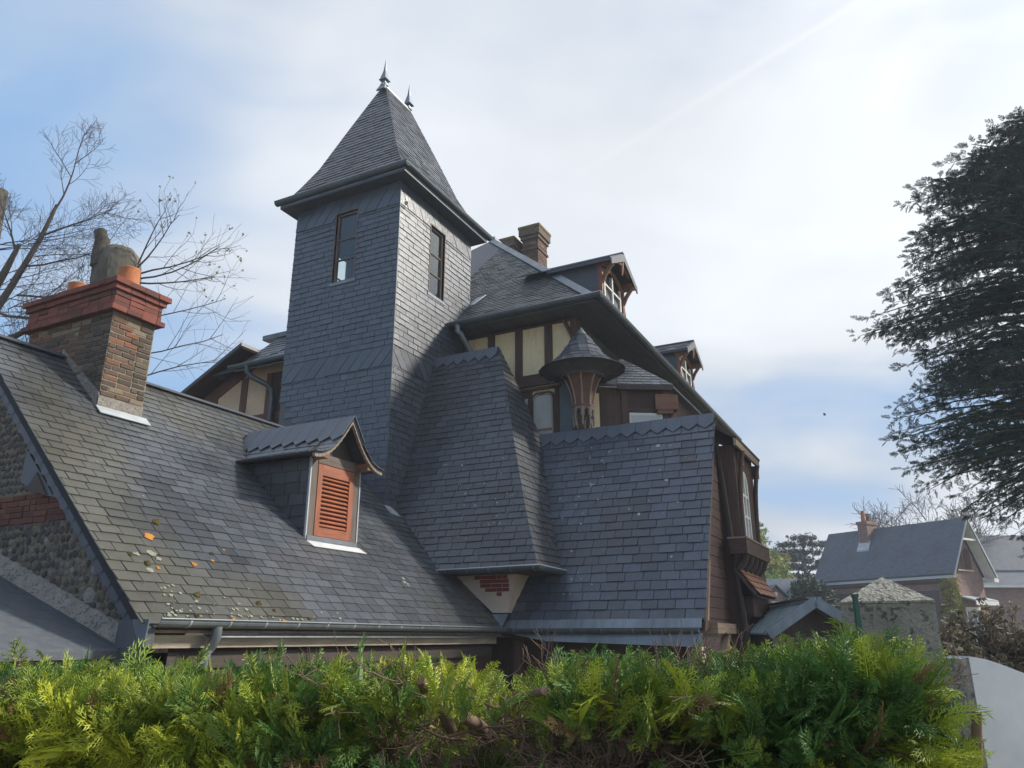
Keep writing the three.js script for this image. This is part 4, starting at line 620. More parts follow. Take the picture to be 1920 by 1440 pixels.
  const cr = (y) => { let i = 1; while (i < cone.length - 1 && y < cone[i][0]) i++; return lerp(cone[i - 1][1], cone[i][1], (cone[i - 1][0] - y) / (cone[i - 1][0] - cone[i][0])); };
  const lg = new THREE.LatheGeometry(cone.slice().reverse().concat([[8.73, 0]]).map(([y, r]) => new THREE.Vector2(Math.max(r - 0.01, 0), y)), 28); lg.translate(tc.x, 0, tc.z);
  const TU = add(H, 'turret', lg, M.deck);
  const yr = [7.77, 7.845, 7.93, 8.03, 8.14, 8.26, 8.39, 8.52];
  for (let i = 0; i < yr.length - 1; i++) { const n = Math.max(8, Math.round(cr(yr[i]) * 2 * Math.PI / 0.2)); for (let k = 0; k < n; k++) { const a0 = (k + (i % 2) * 0.5 + 0.03) / n * 6.283, a1 = (k + 0.97 + (i % 2) * 0.5) / n * 6.283, P = (a, y, o) => V(tc.x + Math.cos(a) * (cr(y) + o), y, tc.z + Math.sin(a) * (cr(y) + o)); const t = rr(0.016, 0.03), jb = rr(-0.012, 0.012); const c = rr(0.8, 1.35), g = new GB([0.085 * c, 0.094 * c, 0.112 * c]); const A = P(a0, yr[i] + jb, t), B = P(a1, yr[i] + jb, t), C = P(a1, yr[i + 1] + 0.02, 0.004), E = P(a0, yr[i + 1] + 0.02, 0.004); const A2 = P(a0, yr[i] + jb, 0), B2 = P(a1, yr[i] + jb, 0); g.quad(B, A, E, C); g.quad(B2, A2, A, B); g.tri(A, A2, E); g.tri(B2, B, C); add(TU, 'slate', g, M.slate); } }
  add(TU, 'lead_cap', new THREE.ConeGeometry(0.2, 0.3, 14, 1, true).translate(tc.x, 8.62, tc.z), M.zinc);
  const lathe = (pts, n, m, name, ph = 0) => { const g = new THREE.LatheGeometry(pts.map(([r, y]) => new THREE.Vector2(r, y)), n, ph).toNonIndexed(); if (n < 12) g.computeVertexNormals(); g.translate(tc.x, 0, tc.z); return add(TU, name, g, m); };
  lathe([[0.86, 7.765], [0.60, 7.73], [0.46, 7.66], [0.44, 7.60]], 28, M.boardDark, 'turret_soffit');
  lathe([[0.20, 6.98], [0.205, 7.10], [0.245, 7.32], [0.325, 7.53], [0.42, 7.67]], 8, M.beamRed, 'turret_body', 0.3);
  for (let k = 0; k < 8; k++) { const a = 0.3 + k / 8 * 6.283, P = (r, y) => V(tc.x + Math.sin(a) * r, y, tc.z + Math.cos(a) * r); part(TU, 'rib', M.oldWood, g => g.tube([P(0.205, 6.96), P(0.21, 7.10), P(0.25, 7.32), P(0.33, 7.53), P(0.43, 7.68)], 0.02, 6)); part(TU, 'pendant_post', M.carvedGrey, g => g.tube([P(0.205, 6.98), P(0.205, 6.80), P(0.205, 6.62), P(0.205, 6.57)], (t) => t > 0.9 ? 0.012 : 0.022, 6)); const b = a + 0.3927, Q = (r, y, s) => V(tc.x + Math.sin(b) * r + Math.cos(b) * s, y, tc.z + Math.cos(b) * r - Math.sin(b) * s); part(TU, 'arch_panel', M.carvedGrey, g => { for (const s of [-1, 1]) g.slab([Q(0.19, 6.97, s * 0.095), Q(0.19, 6.97, 0), Q(0.19, 6.93, 0), Q(0.19, 6.91, s * 0.045), Q(0.19, 6.85, s * 0.05), Q(0.19, 6.80, s * 0.03), Q(0.19, 6.77, s * 0.06), Q(0.19, 6.70, s * 0.095)], V(Math.sin(b) * 0.02, 0, Math.cos(b) * 0.02)); }); }
  lathe([[0.23, 6.96], [0.235, 7.0], [0.21, 7.03]], 8, M.beamRed, 'moulding', 0.3);

  // ---- polygonal bay at the corner, under its own slated roof
  const pA = V(-6.05, 0, -14.72), pB = V(-5.20, 0, -15.28), pC = V(-4.34, 0, -15.78), pD = V(-4.34, 0, -20);
  const strip = (name, a, b, y0, y1, m, off = 0, parent = H, turn) => { const n = b.clone().sub(a).cross(V(0, 1, 0)).normalize(); const g = new GB(); g.turn = !!turn; const s = n.clone().multiplyScalar(off); return add(parent, name, g.slab([a.clone().setY(y0).add(s), b.clone().setY(y0).add(s), b.clone().setY(y1).add(s), a.clone().setY(y1).add(s)], n.clone().multiplyScalar(-0.06)), m); };
  const bay = strip('bay_wall', pB, pC, 2.5, 7.64, M.boardBrown);
  strip('bay_cheek', pA, pB, 2.5, 7.64, M.beam); strip('bay_side', pC, pD, 2.5, 7.64, M.beam);
  const mixp = (a, b, t) => a.clone().lerp(b, t);
  strip('plaster_strip', mixp(pA, pB, 0.28), mixp(pA, pB, 0.50), 5, 7.5, M.cream, 0.015, bay);
  strip('bay_post', mixp(pB, pC, -0.02), mixp(pB, pC, 0.12), 2.5, 7.6, M.beam, 0.035, bay); strip('bay_post', mixp(pB, pC, 0.88), mixp(pB, pC, 1.02), 2.5, 7.6, M.beam, 0.035, bay);
  strip('bay_rail', mixp(pB, pC, 0.1), mixp(pB, pC, 0.9), 7.10, 7.18, M.beam, 0.03, bay, true);
  const bw = strip('bay_window', mixp(pB, pC, 0.14), mixp(pB, pC, 0.86), 5.6, 7.08, M.whitePaint, 0.02, H); strip('pane', mixp(pB, pC, 0.18), mixp(pB, pC, 0.82), 5.66, 7.02, M.curtain, 0.026, bw);
  const e0 = V(-6.1, 7.69, -14.62), e1 = V(-5.24, 7.69, -15.14), e2 = V(-4.20, 7.69, -15.74), e3 = V(-4.20, 7.69, -19), ap = V(-5.42, 8.56, -15.95);
  const br = add(H, 'bay_roof', new GB().slab([e1, e2, ap], V(0, -0.05, 0)).slab([e0, e1, ap], V(0, -0.05, 0)).slab([e2, e3, V(-5.42, 8.56, -19), ap], V(0, -0.05, 0)), M.slatePlain);
  { const U = e2.clone().sub(e1).normalize(), m = e1.clone().lerp(e2, 0.5), L = e1.distanceTo(e2), au = ap.clone().sub(e1).dot(U), W = ap.clone().sub(e1).addScaledVector(U, -au), wl = W.length(); W.normalize(); slates({ parent: br, map: (u, v) => e1.clone().addScaledVector(U, u).addScaledVector(W, v).add(V(0, 0.004, 0)), v0: 0, v1: wl, left: (v) => au * v / wl - 0.02, right: (v) => lerp(L, au, v / wl) + 0.02, e: 0.115, w: 0.2, tone: [0.16, 0.165, 0.175], rough: 0.2, rest: 'bay_slates' }); }
  part(H, 'bay_fascia', M.darkWood, g => g.bar(e1.clone().add(V(0, -0.07, 0)), e2.clone().add(V(0, -0.07, 0)), 0.06, 0.1));
  { const U = pC.clone().sub(pB).normalize(), c = pC.clone().setY(7.30), bm = part(H, 'beam_end', M.carved, g => g.bar(c.clone().addScaledVector(U, -0.30), c.clone().addScaledVector(U, 0.16), 0.26, 0.34), true); part(bm, 'beam_face', M.shutter, g => g.bar(c.clone().addScaledVector(U, 0.162), c.clone().addScaledVector(U, 0.19), 0.25, 0.32)); part(bm, 'beam_step', M.carved, g => g.bar(c.clone().addScaledVector(U, -0.26).add(V(0, -0.21, 0)), c.clone().addScaledVector(U, 0.08).add(V(0, -0.21, 0)), 0.22, 0.08), true);
    part(H, 'bracket', M.carved, g => { const n = []; for (let k = 0; k <= 7; k++) { const t = k / 7; n.push(c.clone().addScaledVector(U, 0.12 - 0.22 * Math.sin(t * 1.5)).add(V(0, -0.25 - t * 0.75, 0))); } g.tube(n, (t) => 0.085 - t * 0.03, 8); }); }

  // ---- oriel on the far side wall
  const OX = -2.80;
  const or = add(H, 'oriel', new GB().box(-3.3, 3.95, -16.25, OX, 5.95, -14.52), M.beam);
  part(or, 'oriel_roof', M.boardBrown, g => g.slab([V(-3.45, 6.45, -14.2), V(-2.68, 5.98, -14.2), V(-2.68, 5.98, -16.5), V(-3.45, 6.45, -16.5)], V(0.02, 0.05, 0)));
  part(or, 'oriel_fascia', M.oldWood, g => g.box(-2.73, 5.86, -16.48, -2.68, 6.0, -14.2), true);
  part(or, 'purlin_end', M.carved, g => g.box(-2.85, 5.62, -16.45, -2.70, 5.86, -16.25)); part(or, 'purlin_end', M.oldWood, g => g.box(-2.84, 5.62, -14.95, -2.71, 5.86, -14.8));
  for (const z of [-14.62, -16.1]) part(or, 'curved_post', M.beam, g => { const p = []; for (let k = 0; k <= 8; k++) { const t = k / 8; p.push(V(OX + 0.02 + 0.10 * Math.pow(t, 3), 4.2 + t * 1.65, z - 0.12 * Math.pow(t, 2))); } g.tube(p, 0.045, 7); });
  const ow = add(H, 'arched_window', (() => { const g = new GB(), z0 = -15.30, z1 = -14.78; for (const z of [z0, (z0 + z1) / 2, z1]) g.box(OX, 4.22, z - 0.035, OX + 0.05, z === z0 || z === z1 ? 5.25 : 5.48, z + 0.035); for (const y of [4.22, 4.62, 5.02]) g.box(OX + 0.002, y, z0 + 0.035, OX + 0.046, y + 0.05, z1 - 0.035); const p = []; for (let k = 0; k <= 10; k++) { const a = k / 10 * Math.PI; p.push(V(OX + 0.025, 5.25 + Math.sin(a) * 0.25, (z0 + z1) / 2 + Math.cos(a) * 0.26)); } g.tube(p, 0.032, 6); return g; })(), M.whitePaint);
  add(ow, 'pane', new GB().box(OX - 0.01, 4.25, -15.28, OX + 0.012, 5.3, -14.8), M.darkGlass);
  const sb = part(H, 'window_box', M.beam, g => g.box(-2.95, 3.90, -16.35, -2.64, 4.16, -14.1), true);
  part(sb, 'rim', M.oldWood, g => g.box(-2.97, 4.16, -16.37, -2.62, 4.19, -14.08), true);
  for (let k = 0; k < 5; k++) part(sb, 'console', M.darkWood, g => g.tube([V(-2.72, 3.90, -14.35 - k * 0.45), V(-2.76, 3.78, -14.35 - k * 0.45), V(-2.88, 3.66, -14.35 - k * 0.45)], 0.07, 7));
  const sk = part(H, 'tile_skirt', M.beam, g => g.slab([V(-2.92, 3.68, -14.3), V(-2.92, 3.68, -16.25), V(-2.58, 3.22, -16.25), V(-2.58, 3.22, -14.3)], V(-0.04, -0.03, 0)));
  const tm = brickMats([[0.34, 0.13, 0.07], [0.42, 0.20, 0.11], [0.24, 0.10, 0.065], [0.46, 0.30, 0.19]]);
  for (let i = 0; i < 4; i++) for (let k = 0; k < 13; k++) { const t0 = i / 4, t1 = (i + 1.15) / 4, z = -14.3 - (k + (i % 2) * 0.5) * 0.15, P = (t, zz, o) => V(lerp(-2.92, -2.57, t) + o, lerp(3.70, 3.22, t) + o * 0.7, zz); add(sk, 'tile', new GB().slab([P(t0, z, 0.004), P(t1, z, 0.022), P(t1, z - 0.142, 0.022), P(t0, z - 0.142, 0.004)], V(0.012, 0.01, 0)), tm[(i * 5 + k * 3) % 4]); }
  part(H, 'lower_box', M.boardBrown, g => g.box(-3.1, 2.85, -16.2, -2.72, 3.2, -14.6), true);

  // ---- left part of the house seen over the annex ridge
  const lw = add(H, 'side_gable_wall', new GB().slab([V(-19, 2, wz), V(-11.8, 2, wz), V(-11.8, 9.3, wz), V(-15.4, 9.85, wz), V(-19, 8.0, wz)], V(0, 0, -0.2)), M.creamRose);
  const gy = (x) => 9.975 + 0.52 * (x + 15.44);
  for (const [a, b] of [[-16.98, -16.80], [-15.93, -15.70], [-15.0, -14.82]]) part(lw, 'timber_post', M.beamRed, g => g.box(a, 6, wz - 0.02, b, Math.min(gy((a + b) / 2) - 0.2, 9.3), wz + 0.03));
  part(lw, 'timber_rake', M.beamRed, g => g.slab([V(-18.6, gy(-18.6) - 0.42, wz + 0.035), V(-15.4, gy(-15.4) - 0.42, wz + 0.035), V(-15.4, gy(-15.4) - 0.06, wz + 0.035), V(-18.6, gy(-18.6) - 0.06, wz + 0.035)], V(0, 0, -0.06)));
  part(lw, 'timber_rail', M.beamRed, g => g.box(-16.0, 7.95, wz - 0.02, -13.0, 8.17, wz + 0.04), true);
  part(lw, 'board_panel', M.boardBrown, g => g.box(-14.82, 6, wz - 0.02, -11.8, 9.3, wz + 0.02));
  add(H, 'side_gable_roof', new GB().slab([V(-19.4, gy(-19.4), -14.0), V(-15.42, gy(-15.42), -14.0), V(-15.42, gy(-15.42), -18), V(-19.4, gy(-19.4), -18)], V(-0.02, 0.1, 0)), M.slatePlain);
  part(H, 'gable_soffit', M.boardBrown, g => g.slab([V(-19.2, gy(-19.2) - 0.03, -14.04), V(-15.45, gy(-15.45) - 0.03, -14.04), V(-15.45, gy(-15.45) - 0.03, wz), V(-19.2, gy(-19.2) - 0.03, wz)], V(0.005, 0.02, 0)), true);
  const sr = add(H, 'side_roof', new GB().slab([V(-15.5, 9.42, -14.06), V(-11.7, 9.42, -14.06), V(-11.7, 10.78, -15.5), V(-15.5 - 0.1, 10.78, -15.5)], V(0, -0.06, 0)), M.slatePlain);
  slates({ parent: sr, map: (u, v) => V(u, 9.43 + v * 0.687, -14.06 - v * 0.727), v0: 0, v1: 1.98, left: () => -15.52, right: () => -11.75, e: 0.2, w: 0.6, tone: [0.072, 0.079, 0.093], rest: 'side_roof_slates' });
  add(sr, 'ridge_cap', new GB().box(-16.1, 10.72, -15.62, -11.8, 10.86, -15.36), M.zinc);
  add(sr, 'valley_strip', new GB().bar(V(-15.2, 9.47, -14.1), V(-13.0, 10.6, -15.25), 0.06, 0.02), M.zincPale);
  const sg = add(H, 'gutter', new GB().halfRound(V(-15.75, 9.40, -13.98), V(-11.78, 9.42, -13.98), 0.085), M.zincDark);
  add(sg, 'gutter_bead', new GB().tube([V(-15.75, 9.405, -13.9), V(-11.78, 9.425, -13.9)], 0.012, 6).tube([V(-15.6, 9.27, -14.02), V(-11.78, 9.29, -14.02)], 0.014, 6), M.zinc);
  add(H, 'downpipe', new GB().tube([V(-15.1, 9.36, -13.98), V(-15.1, 9.2, -13.99), V(-15.05, 9.07, -14.1), V(-14.72, 8.88, -14.35), V(-14.62, 8.75, -14.45), V(-14.62, 8.5, -14.5), V(-14.62, 7.9, -14.5)], 0.075, 12), M.zincDark);
}

// ================================================================ vegetation helpers
const G = (s, d, y) => FWD.clone().multiplyScalar(d).addScaledVector(RGT, s).setY(y);   // s metres along the street, d metres across it, y up
function sprayGeo(seed, n = 7, fine = 3, droop = 0.22, wl = 0.014, open = 0.62) {   // flat scaly conifer spray with open forked fingers, 1 m long, to be scaled
  const q = rng(seed), p = [];
  const bend = (x, y, k) => V(x, y - 0.25 * droop * y * y, -droop * y * y + k * Math.abs(x));
  const leaf = (x0, y0, ang, len, wd, k) => { const dx = Math.sin(ang), dy = Math.cos(ang), mx = x0 + dx * len * 0.4, my = y0 + dy * len * 0.4, nx = dy * wd, ny = -dx * wd; const a = bend(x0, y0, k), b = bend(mx + nx, my + ny, k), c = bend(x0 + dx * len, y0 + dy * len, k), d = bend(mx - nx, my - ny, k); b.z += 0.012; d.z += 0.012; for (const t of [a, b, c, a, c, d]) p.push(t.x, t.y, t.z); };
  leaf(0, 0, 0, 1, 0.016, 0);
  for (let i = 0; i < n; i++) for (const s of [-1, 1]) {
    const t = 0.10 + 0.84 * (i + (s > 0 ? 0.5 : 0) + q() * 0.35) / n; if (t > 0.97) continue;
    const L = (0.46 * Math.pow(1 - t, 0.65) * (0.55 + 0.45 * Math.min(1, t * 3)) + 0.05) * (0.6 + q() * 0.65), a = s * (open + q() * 0.22) * (1 - 0.3 * t), k = (q() - 0.5) * 0.9;
    leaf(0, t, a, L, wl, k);
    const m = Math.round(fine * L / 0.3);
    for (let h = 0; h < m; h++) for (const r of [-1, 1]) { const f = (h + 0.5 + (r > 0 ? 0.35 : 0)) / (m + 0.6), x = Math.sin(a) * L * f, y = t + Math.cos(a) * L * f; leaf(x, y, a + r * (0.55 + q() * 0.2), 0.13 * (1 - f * 0.4) * (0.7 + q() * 0.6), wl * 0.85, k); }
  }
  const g = new THREE.BufferGeometry(); g.setAttribute('position', new THREE.Float32BufferAttribute(p, 3)); g.computeVertexNormals(); return g;
}
function clumpGeo(seed, n = 14, size = 0.16) {                    // a loose handful of small leaves
  const q = rng(seed), p = []; for (let i = 0; i < n; i++) { const c = V(q() - 0.5, q() - 0.5, q() - 0.5).multiplyScalar(1.0), a = V(q() - 0.5, q() - 0.5, q() - 0.5).normalize(), b = a.clone().cross(V(q() - 0.5, q() - 0.5, q() - 0.5)).normalize(); const s = size * (0.6 + q() * 0.8); const P = [c.clone().addScaledVector(a, -s), c.clone().addScaledVector(b, s * 0.5), c.clone().addScaledVector(a, s), c.clone().addScaledVector(b, -s * 0.5)]; for (const t of [0, 1, 2, 0, 2, 3]) p.push(P[t].x, P[t].y, P[t].z); }
  const g = new THREE.BufferGeometry(); g.setAttribute('position', new THREE.Float32BufferAttribute(p, 3)); g.computeVertexNormals(); return g;
}
const leafMat = (o = {}) => new THREE.MeshPhysicalMaterial({ color: 0xffffff, roughness: 0.75, transmission: 0.28, thickness: 0, side: THREE.DoubleSide, ...o });
function instances(parent, name, geo, m, list) {                   // list of { p, q, s, c }
  const b = baseOf.get(parent), im = new THREE.InstancedMesh(geo, m, list.length), M4 = new THREE.Matrix4(), col = new THREE.Color();
  list.forEach((e, i) => { M4.compose(e.p.clone().sub(b), e.q, typeof e.s === 'number' ? V(e.s, e.s, e.s) : e.s); im.setMatrixAt(i, M4); im.setColorAt(i, col.setRGB(e.c[0], e.c[1], e.c[2])); });
  im.name = name; im.userData.kind = 'stuff'; parent.add(im); return im;
}
const upTo = (d, roll) => { const q = new THREE.Quaternion().setFromUnitVectors(V(0, 1, 0), d.clone().normalize()); return q.multiply(new THREE.Quaternion().setFromAxisAngle(V(0, 1, 0), roll)); };
function branch(g, p, dir, len, rad, lvl, o, tips) {               // recursive twiggy growth
  const n = lvl >= 2 ? 5 : lvl === 1 ? 4 : 3, pts = [p.clone()]; let d = dir.clone().normalize(), c = p.clone();
  for (let i = 0; i < n; i++) { d.add(V(o.r() - 0.5, o.r() - 0.5 + o.lift, o.r() - 0.5).multiplyScalar(o.wob)).normalize(); c = c.clone().addScaledVector(d, len / n); pts.push(c); }
  g.tube(pts, (t) => Math.max(o.min, rad * (1 - t * 0.7)), lvl >= 2 ? 6 : lvl === 1 ? 4 : 3, false);
  if (lvl === 0) { if (tips) tips.push([c, d.clone()]); return; }
  const kids = Math.round(o.kids[lvl] * (0.8 + o.r() * 0.4));
  for (let k = 0; k < kids; k++) { const t = 0.22 + 0.78 * (k + o.r()) / kids, f = Math.min(n - 1, Math.floor(t * n)), q = pts[f].clone().lerp(pts[f + 1], t * n - f), bd = pts[f + 1].clone().sub(pts[f]).normalize(); const sd = V(o.r() - 0.5, o.r() - 0.5 + o.lift * 0.5, o.r() - 0.5).cross(bd).normalize(); const nd = bd.clone().multiplyScalar(0.75).addScaledVector(sd, 0.5 + o.r() * 0.5).normalize(); branch(g, q, nd, len * (0.42 + o.r() * 0.3) * (1.1 - t * 0.35), Math.max(o.min, rad * 0.42), lvl - 1, o, tips); }
}

// ================================================================ the hedge
{
  const H = thing('conifer_hedge', G(-0.1, 2.7, 0.8), 'yellow-green clipped conifer hedge with bare brown gaps, in front of the annex', 'hedge');
  const q = rng(99), u = (a, b) => a + (b - a) * q();
  const top = [[-2.6, 2.47], [-1.5, 2.468], [-1.03, 2.468], [-0.75, 2.48], [-0.49, 2.50], [-0.25, 2.495], [-0.08, 2.475], [0.06, 2.42], [0.14, 2.455], [0.25, 2.485], [0.40, 2.495], [0.53, 2.455], [0.66, 2.48], [0.80, 2.50], [0.92, 2.515], [1.02, 2.54], [1.10, 2.535], [1.18, 2.51], [1.23, 2.45], [1.27, 2.35], [1.31, 2.15], [1.38, 1.4]];
  const ty = (s) => { let i = 1; while (i < top.length - 1 && s > top[i][0]) i++; return lerp(top[i - 1][1], top[i][1], clamp((s - top[i - 1][0]) / (top[i][0] - top[i - 1][0]))); };
  const bare = (s, y) => { const e = (cs, cy, rs, ry) => Math.exp(-((s - cs) ** 2 / (rs * rs) + (y - cy) ** 2 / (ry * ry)) * 1.1); return Math.min(1, e(-0.16, 2.22, 0.30, 0.075) * 1.2 + e(0.44, 2.15, 0.22, 0.11) * 1.4 + e(0.0, 2.13, 0.36, 0.09) * 1.3 + e(-1.05, 2.10, 0.45, 0.07) * 1.0 + e(-0.6, 2.25, 0.2, 0.05) * 0.7 + e(0.9, 2.15, 0.25, 0.07) * 0.8); };
  const lists = [[], [], [], []];
  const N = 18500;
  for (let i = 0; i < N; i++) {
    const s = u(-2.3, 1.31); const f = q(), face = f < 0.40 ? 'front' : f < 0.78 ? 'top' : 'in';
    let d, y; const T = ty(s) - (s < 0.1 ? 0.135 : 0.115);
    if (face === 'front') { d = 2.26 + Math.pow(q(), 1.6) * 0.28 + (fbm(s * 3, i * 0.001, 5, 2) - 0.5) * 0.1; y = T - 0.05 - Math.pow(q(), 1.1) * 0.55; }
    else if (face === 'top') { d = u(2.28, 3.05); y = T - 0.07 - Math.pow(q(), 1.7) * 0.14; }
    else { d = u(2.6, 3.15); y = T - 0.06 - q() * 0.6; }
    if (s > 0.485 * d + Math.max(0, T - y) * 0.14) continue;
    const b = bare(s, y); if (q() < b * (face === 'in' ? 0.35 : 0.99)) continue;
    const fr = clamp((2.55 - d) / 0.3), tp = clamp(1 - (T - y) / 0.16);
    const dir = FWD.clone().multiplyScalar(-0.75 * fr + u(-0.35, 0.3)).addScaledVector(RGT, u(-0.6, 0.6) + (s > 1.2 ? 0.35 : 0)).add(V(0, 0.28 + 0.75 * tp + u(-0.25, 0.3), 0));
    const L = u(0.075, 0.185) * (q() < 0.07 && face === 'top' ? 1.35 : 1);
    const patch = fbm(s * 2.6 + 3, y * 5 + d * 2, 91, 3), k = q();
    let c; if (k < 0.045) c = [0.20, 0.115, 0.045];
    else { const yel = clamp((patch - 0.38) * 2.4 + u(-0.4, 0.42)); c = [lerp(0.07, 0.52, yel), lerp(0.17, 0.56, yel), lerp(0.022, 0.04, yel)]; const m = u(0.75, 1.2); c = c.map(x => x * m); }
    lists[i % 4].push({ p: G(s, d, y), q: upTo(dir, u(0, 6.28)), s: V(L * u(0.75, 1.1), L, L), c });
  }
  const lm = leafMat({ roughness: 0.6, transmission: 0.16 });
  lists.forEach((l, i) => instances(H, 'foliage', sprayGeo(300 + i * 7, 7, 3, 0.1 + 0.12 * i), lm, l));
  // bare wood inside: stems, cut stumps and a tangle of dead twigs
  for (let k = 0; k < 9; k++) { const s = -2.0 + k * 0.42 + u(-0.08, 0.08); const b = new GB(); b.tube([G(s, 2.72, 0.75), G(s + u(-0.05, 0.05), 2.70, 1.4), G(s + u(-0.08, 0.08), 2.66, 1.95), G(s + u(-0.1, 0.1), 2.62, 2.28)], (t) => 0.032 * (1 - t * 0.55), 8); add(H, 'stem', b, M.hedgeWood); }
  const stump = (a, b, r) => { const w = new GB(); w.tube([a, a.clone().lerp(b, 0.5).add(V(0.006, 0.004, 0)), b], (t) => r * (1 - t * 0.12), 10, true); const st = add(H, 'cut_branch', w, M.hedgeWood); };
  stump(G(-0.18, 2.50, 2.24), G(-0.26, 2.34, 2.385), 0.017); stump(G(-0.06, 2.55, 2.21), G(-0.14, 2.36, 2.29), 0.02); stump(G(0.02, 2.45, 2.33), G(0.09, 2.28, 2.36), 0.013); stump(G(-0.33, 2.5, 2.24), G(-0.40, 2.36, 2.36), 0.013); stump(G(0.36, 2.5, 2.12), G(0.30, 2.34, 2.20), 0.016); stump(G(-0.62, 2.45, 2.22), G(-0.55, 2.34, 2.345), 0.010);
  const tw = new GB(); const o = { r: q, lift: 0.05, wob: 0.55, min: 0.0012, kids: [0, 4, 5] };
  for (let k = 0; k < 130; k++) { const zone = k % 3, s = zone === 0 ? u(-0.45, 0.2) : zone === 1 ? u(0.2, 0.65) : u(-1.6, 1.3), y = u(2.05, 2.30); branch(tw, G(s, u(2.36, 2.75), y), FWD.clone().multiplyScalar(u(-1, 0.2)).addScaledVector(RGT, u(-1.1, 1.1)).add(V(0, u(-0.25, 0.35), 0)), u(0.14, 0.28), u(0.003, 0.0065), 2, o); }
  stuff(add(H, 'twigs', tw, M.hedgeTwig));
}
{ const L = thing('rubble_ledge', G(0.7, 3.3, 0.8), 'low ledge of pale rubble stones behind the bare part of the hedge', 'wall'); const a = [G(0.1, 3.05, 1.84), G(1.3, 3.05, 1.84), G(1.3, 3.5, 1.84), G(0.1, 3.5, 1.84)]; add(L, 'ledge_body', new GB().slab(a, V(0, -1.05, 0)), M.cement);
  for (let k = 0; k < 16; k++) { const q = rng(500 + k), g = new THREE.IcosahedronGeometry(0.05 + q() * 0.05, 1), v = g.attributes.position, m = new Map(); for (let i = 0; i < v.count; i++) { const key = [v.getX(i), v.getY(i), v.getZ(i)].map(x => x.toFixed(4)).join(); if (!m.has(key)) m.set(key, 0.75 + q() * 0.45); const s = m.get(key); v.setXYZ(i, v.getX(i) * s * 1.4, v.getY(i) * s * 0.8, v.getZ(i) * s); } g.computeVertexNormals(); const c = G(0.25 + q() * 0.8, 3.12 + q() * 0.25, 1.88 + q() * 0.16); g.translate(c.x, c.y, c.z); add(L, 'stone', g, M.plaster); } }

// ================================================================ pillar, post, white wall, brown shrub
{
  const P = thing('gate_pillar', G(1.9, 4.1, 0), 'squat roughcast concrete gate pillar with a pyramid cap, beside the hedge end', 'pillar');
  const c = G(1.945, 4.18, 0), a = -0.42, ax = RGT.clone().applyAxisAngle(V(0, 1, 0), a), az = FWD.clone().applyAxisAngle(V(0, 1, 0), a), h = 0.213, K = (i, j, y) => c.clone().addScaledVector(ax, i * h).addScaledVector(az, j * h).setY(y);
  const ring = (y, s = 1) => [K(-s, -s, y), K(s, -s, y), K(s, s, y), K(-s, s, y)];
  add(P, 'shaft', new GB().slab(ring(0), V(0, 2.66, 0)), M.concrete);
  const g = new GB(), lo = ring(2.662, 1.015), lo2 = ring(2.672, 1.015), apx = c.clone().setY(2.80), r2 = ring(2.79, 0.10); for (let i = 0; i < 4; i++) { const j = (i + 1) % 4; g.quad(lo[j], lo[i], lo2[i], lo2[j]); g.quad(lo2[j], lo2[i], r2[i], r2[j]); g.tri(r2[j], r2[i], apx); } g.poly(lo);
  add(P, 'cap', g, mat(0.34, 0.33, 0.28, { map: tConc, bumpMap: tConcB, bumpScale: 0.01, roughness: 0.95 }));
  const T = thing('fence_post', G(1.605, 3.75, 0.9), 'thin dark green metal fence post in front of the gate pillar', 'post');
  add(T, 'post', new GB().box(-0.5, 0, -0.5, 0.5, 1, 0.5).geo().scale(0.02, 1.78, 0.02).rotateY(0.5).translate(G(1.605, 3.75, 0).x, 0.9, G(1.605, 3.75, 0).z), M.green);
  add(T, 'post_cap', new GB().box(-0.5, 0, -0.5, 0.5, 1, 0.5).geo().scale(0.026, 0.012, 0.026).rotateY(0.5).translate(G(1.605, 3.75, 0).x, 2.68, G(1.605, 3.75, 0).z), M.green);
  const W = thing('white_wall', G(2.6, 3.45, 0.8), 'white rendered garden wall with a curved dropping top', 'wall');
  const pts = [[1.895, 0.4], [3.6, 0.4], [3.6, 1.75], [3.0, 1.98], [2.6, 2.15], [2.35, 2.26], [2.2, 2.325], [2.11, 2.36], [2.02, 2.395], [1.96, 2.415], [1.895, 2.425]].map(([s, y]) => G(s, 3.40, y));
  add(W, 'wall_body', new GB().slab(pts, FWD.clone().multiplyScalar(0.17)), M.white);
  add(W, 'wall_edge', new GB().slab([G(1.863, 3.405, 0.4), G(1.893, 3.405, 0.4), G(1.893, 3.405, 2.42), G(1.863, 3.405, 2.415)], FWD.clone().multiplyScalar(0.15)), M.cement);
  const S = thing('bare_brown_shrub', G(5.35, 9.3, 0), 'dense brownish shrub just beyond the white garden wall', 'shrub');
  const q = rng(31), o = { r: q, lift: 0.12, wob: 0.6, min: 0.004, kids: [0, 5, 7] }, tips = [], b = new GB();
  for (let k = 0; k < 46; k++) branch(b, G(5.45 + (q() - 0.5) * 1.4, 9.2 + q() * 0.7, 1.5 + q() * 0.5), V(q() - 0.5, 0.75, q() - 0.5), 0.45 + q() * 0.3, 0.015, 2, o, tips);
  stuff(add(S, 'branches', b, M.hedgeTwig));
  for (let k = 0; k < 6; k++) add(S, 'stem', new GB().tube([G(5.0 + k * 0.2, 9.4, 0), G(4.9 + k * 0.22, 9.4, 0.9), G(4.8 + k * 0.25, 9.4, 1.7)], 0.03, 6), M.bark);
  instances(S, 'foliage', clumpGeo(8, 12, 0.32), leafMat({ roughness: 1 }), tips.filter((_, i) => i % 2 === 0).map(([p]) => ({ p, q: upTo(V(q() - 0.5, 1, q() - 0.5), q() * 6), s: 0.07 + q() * 0.06, c: q() < 0.35 ? [0.22, 0.19, 0.12] : [0.10, 0.085, 0.05] })));
}

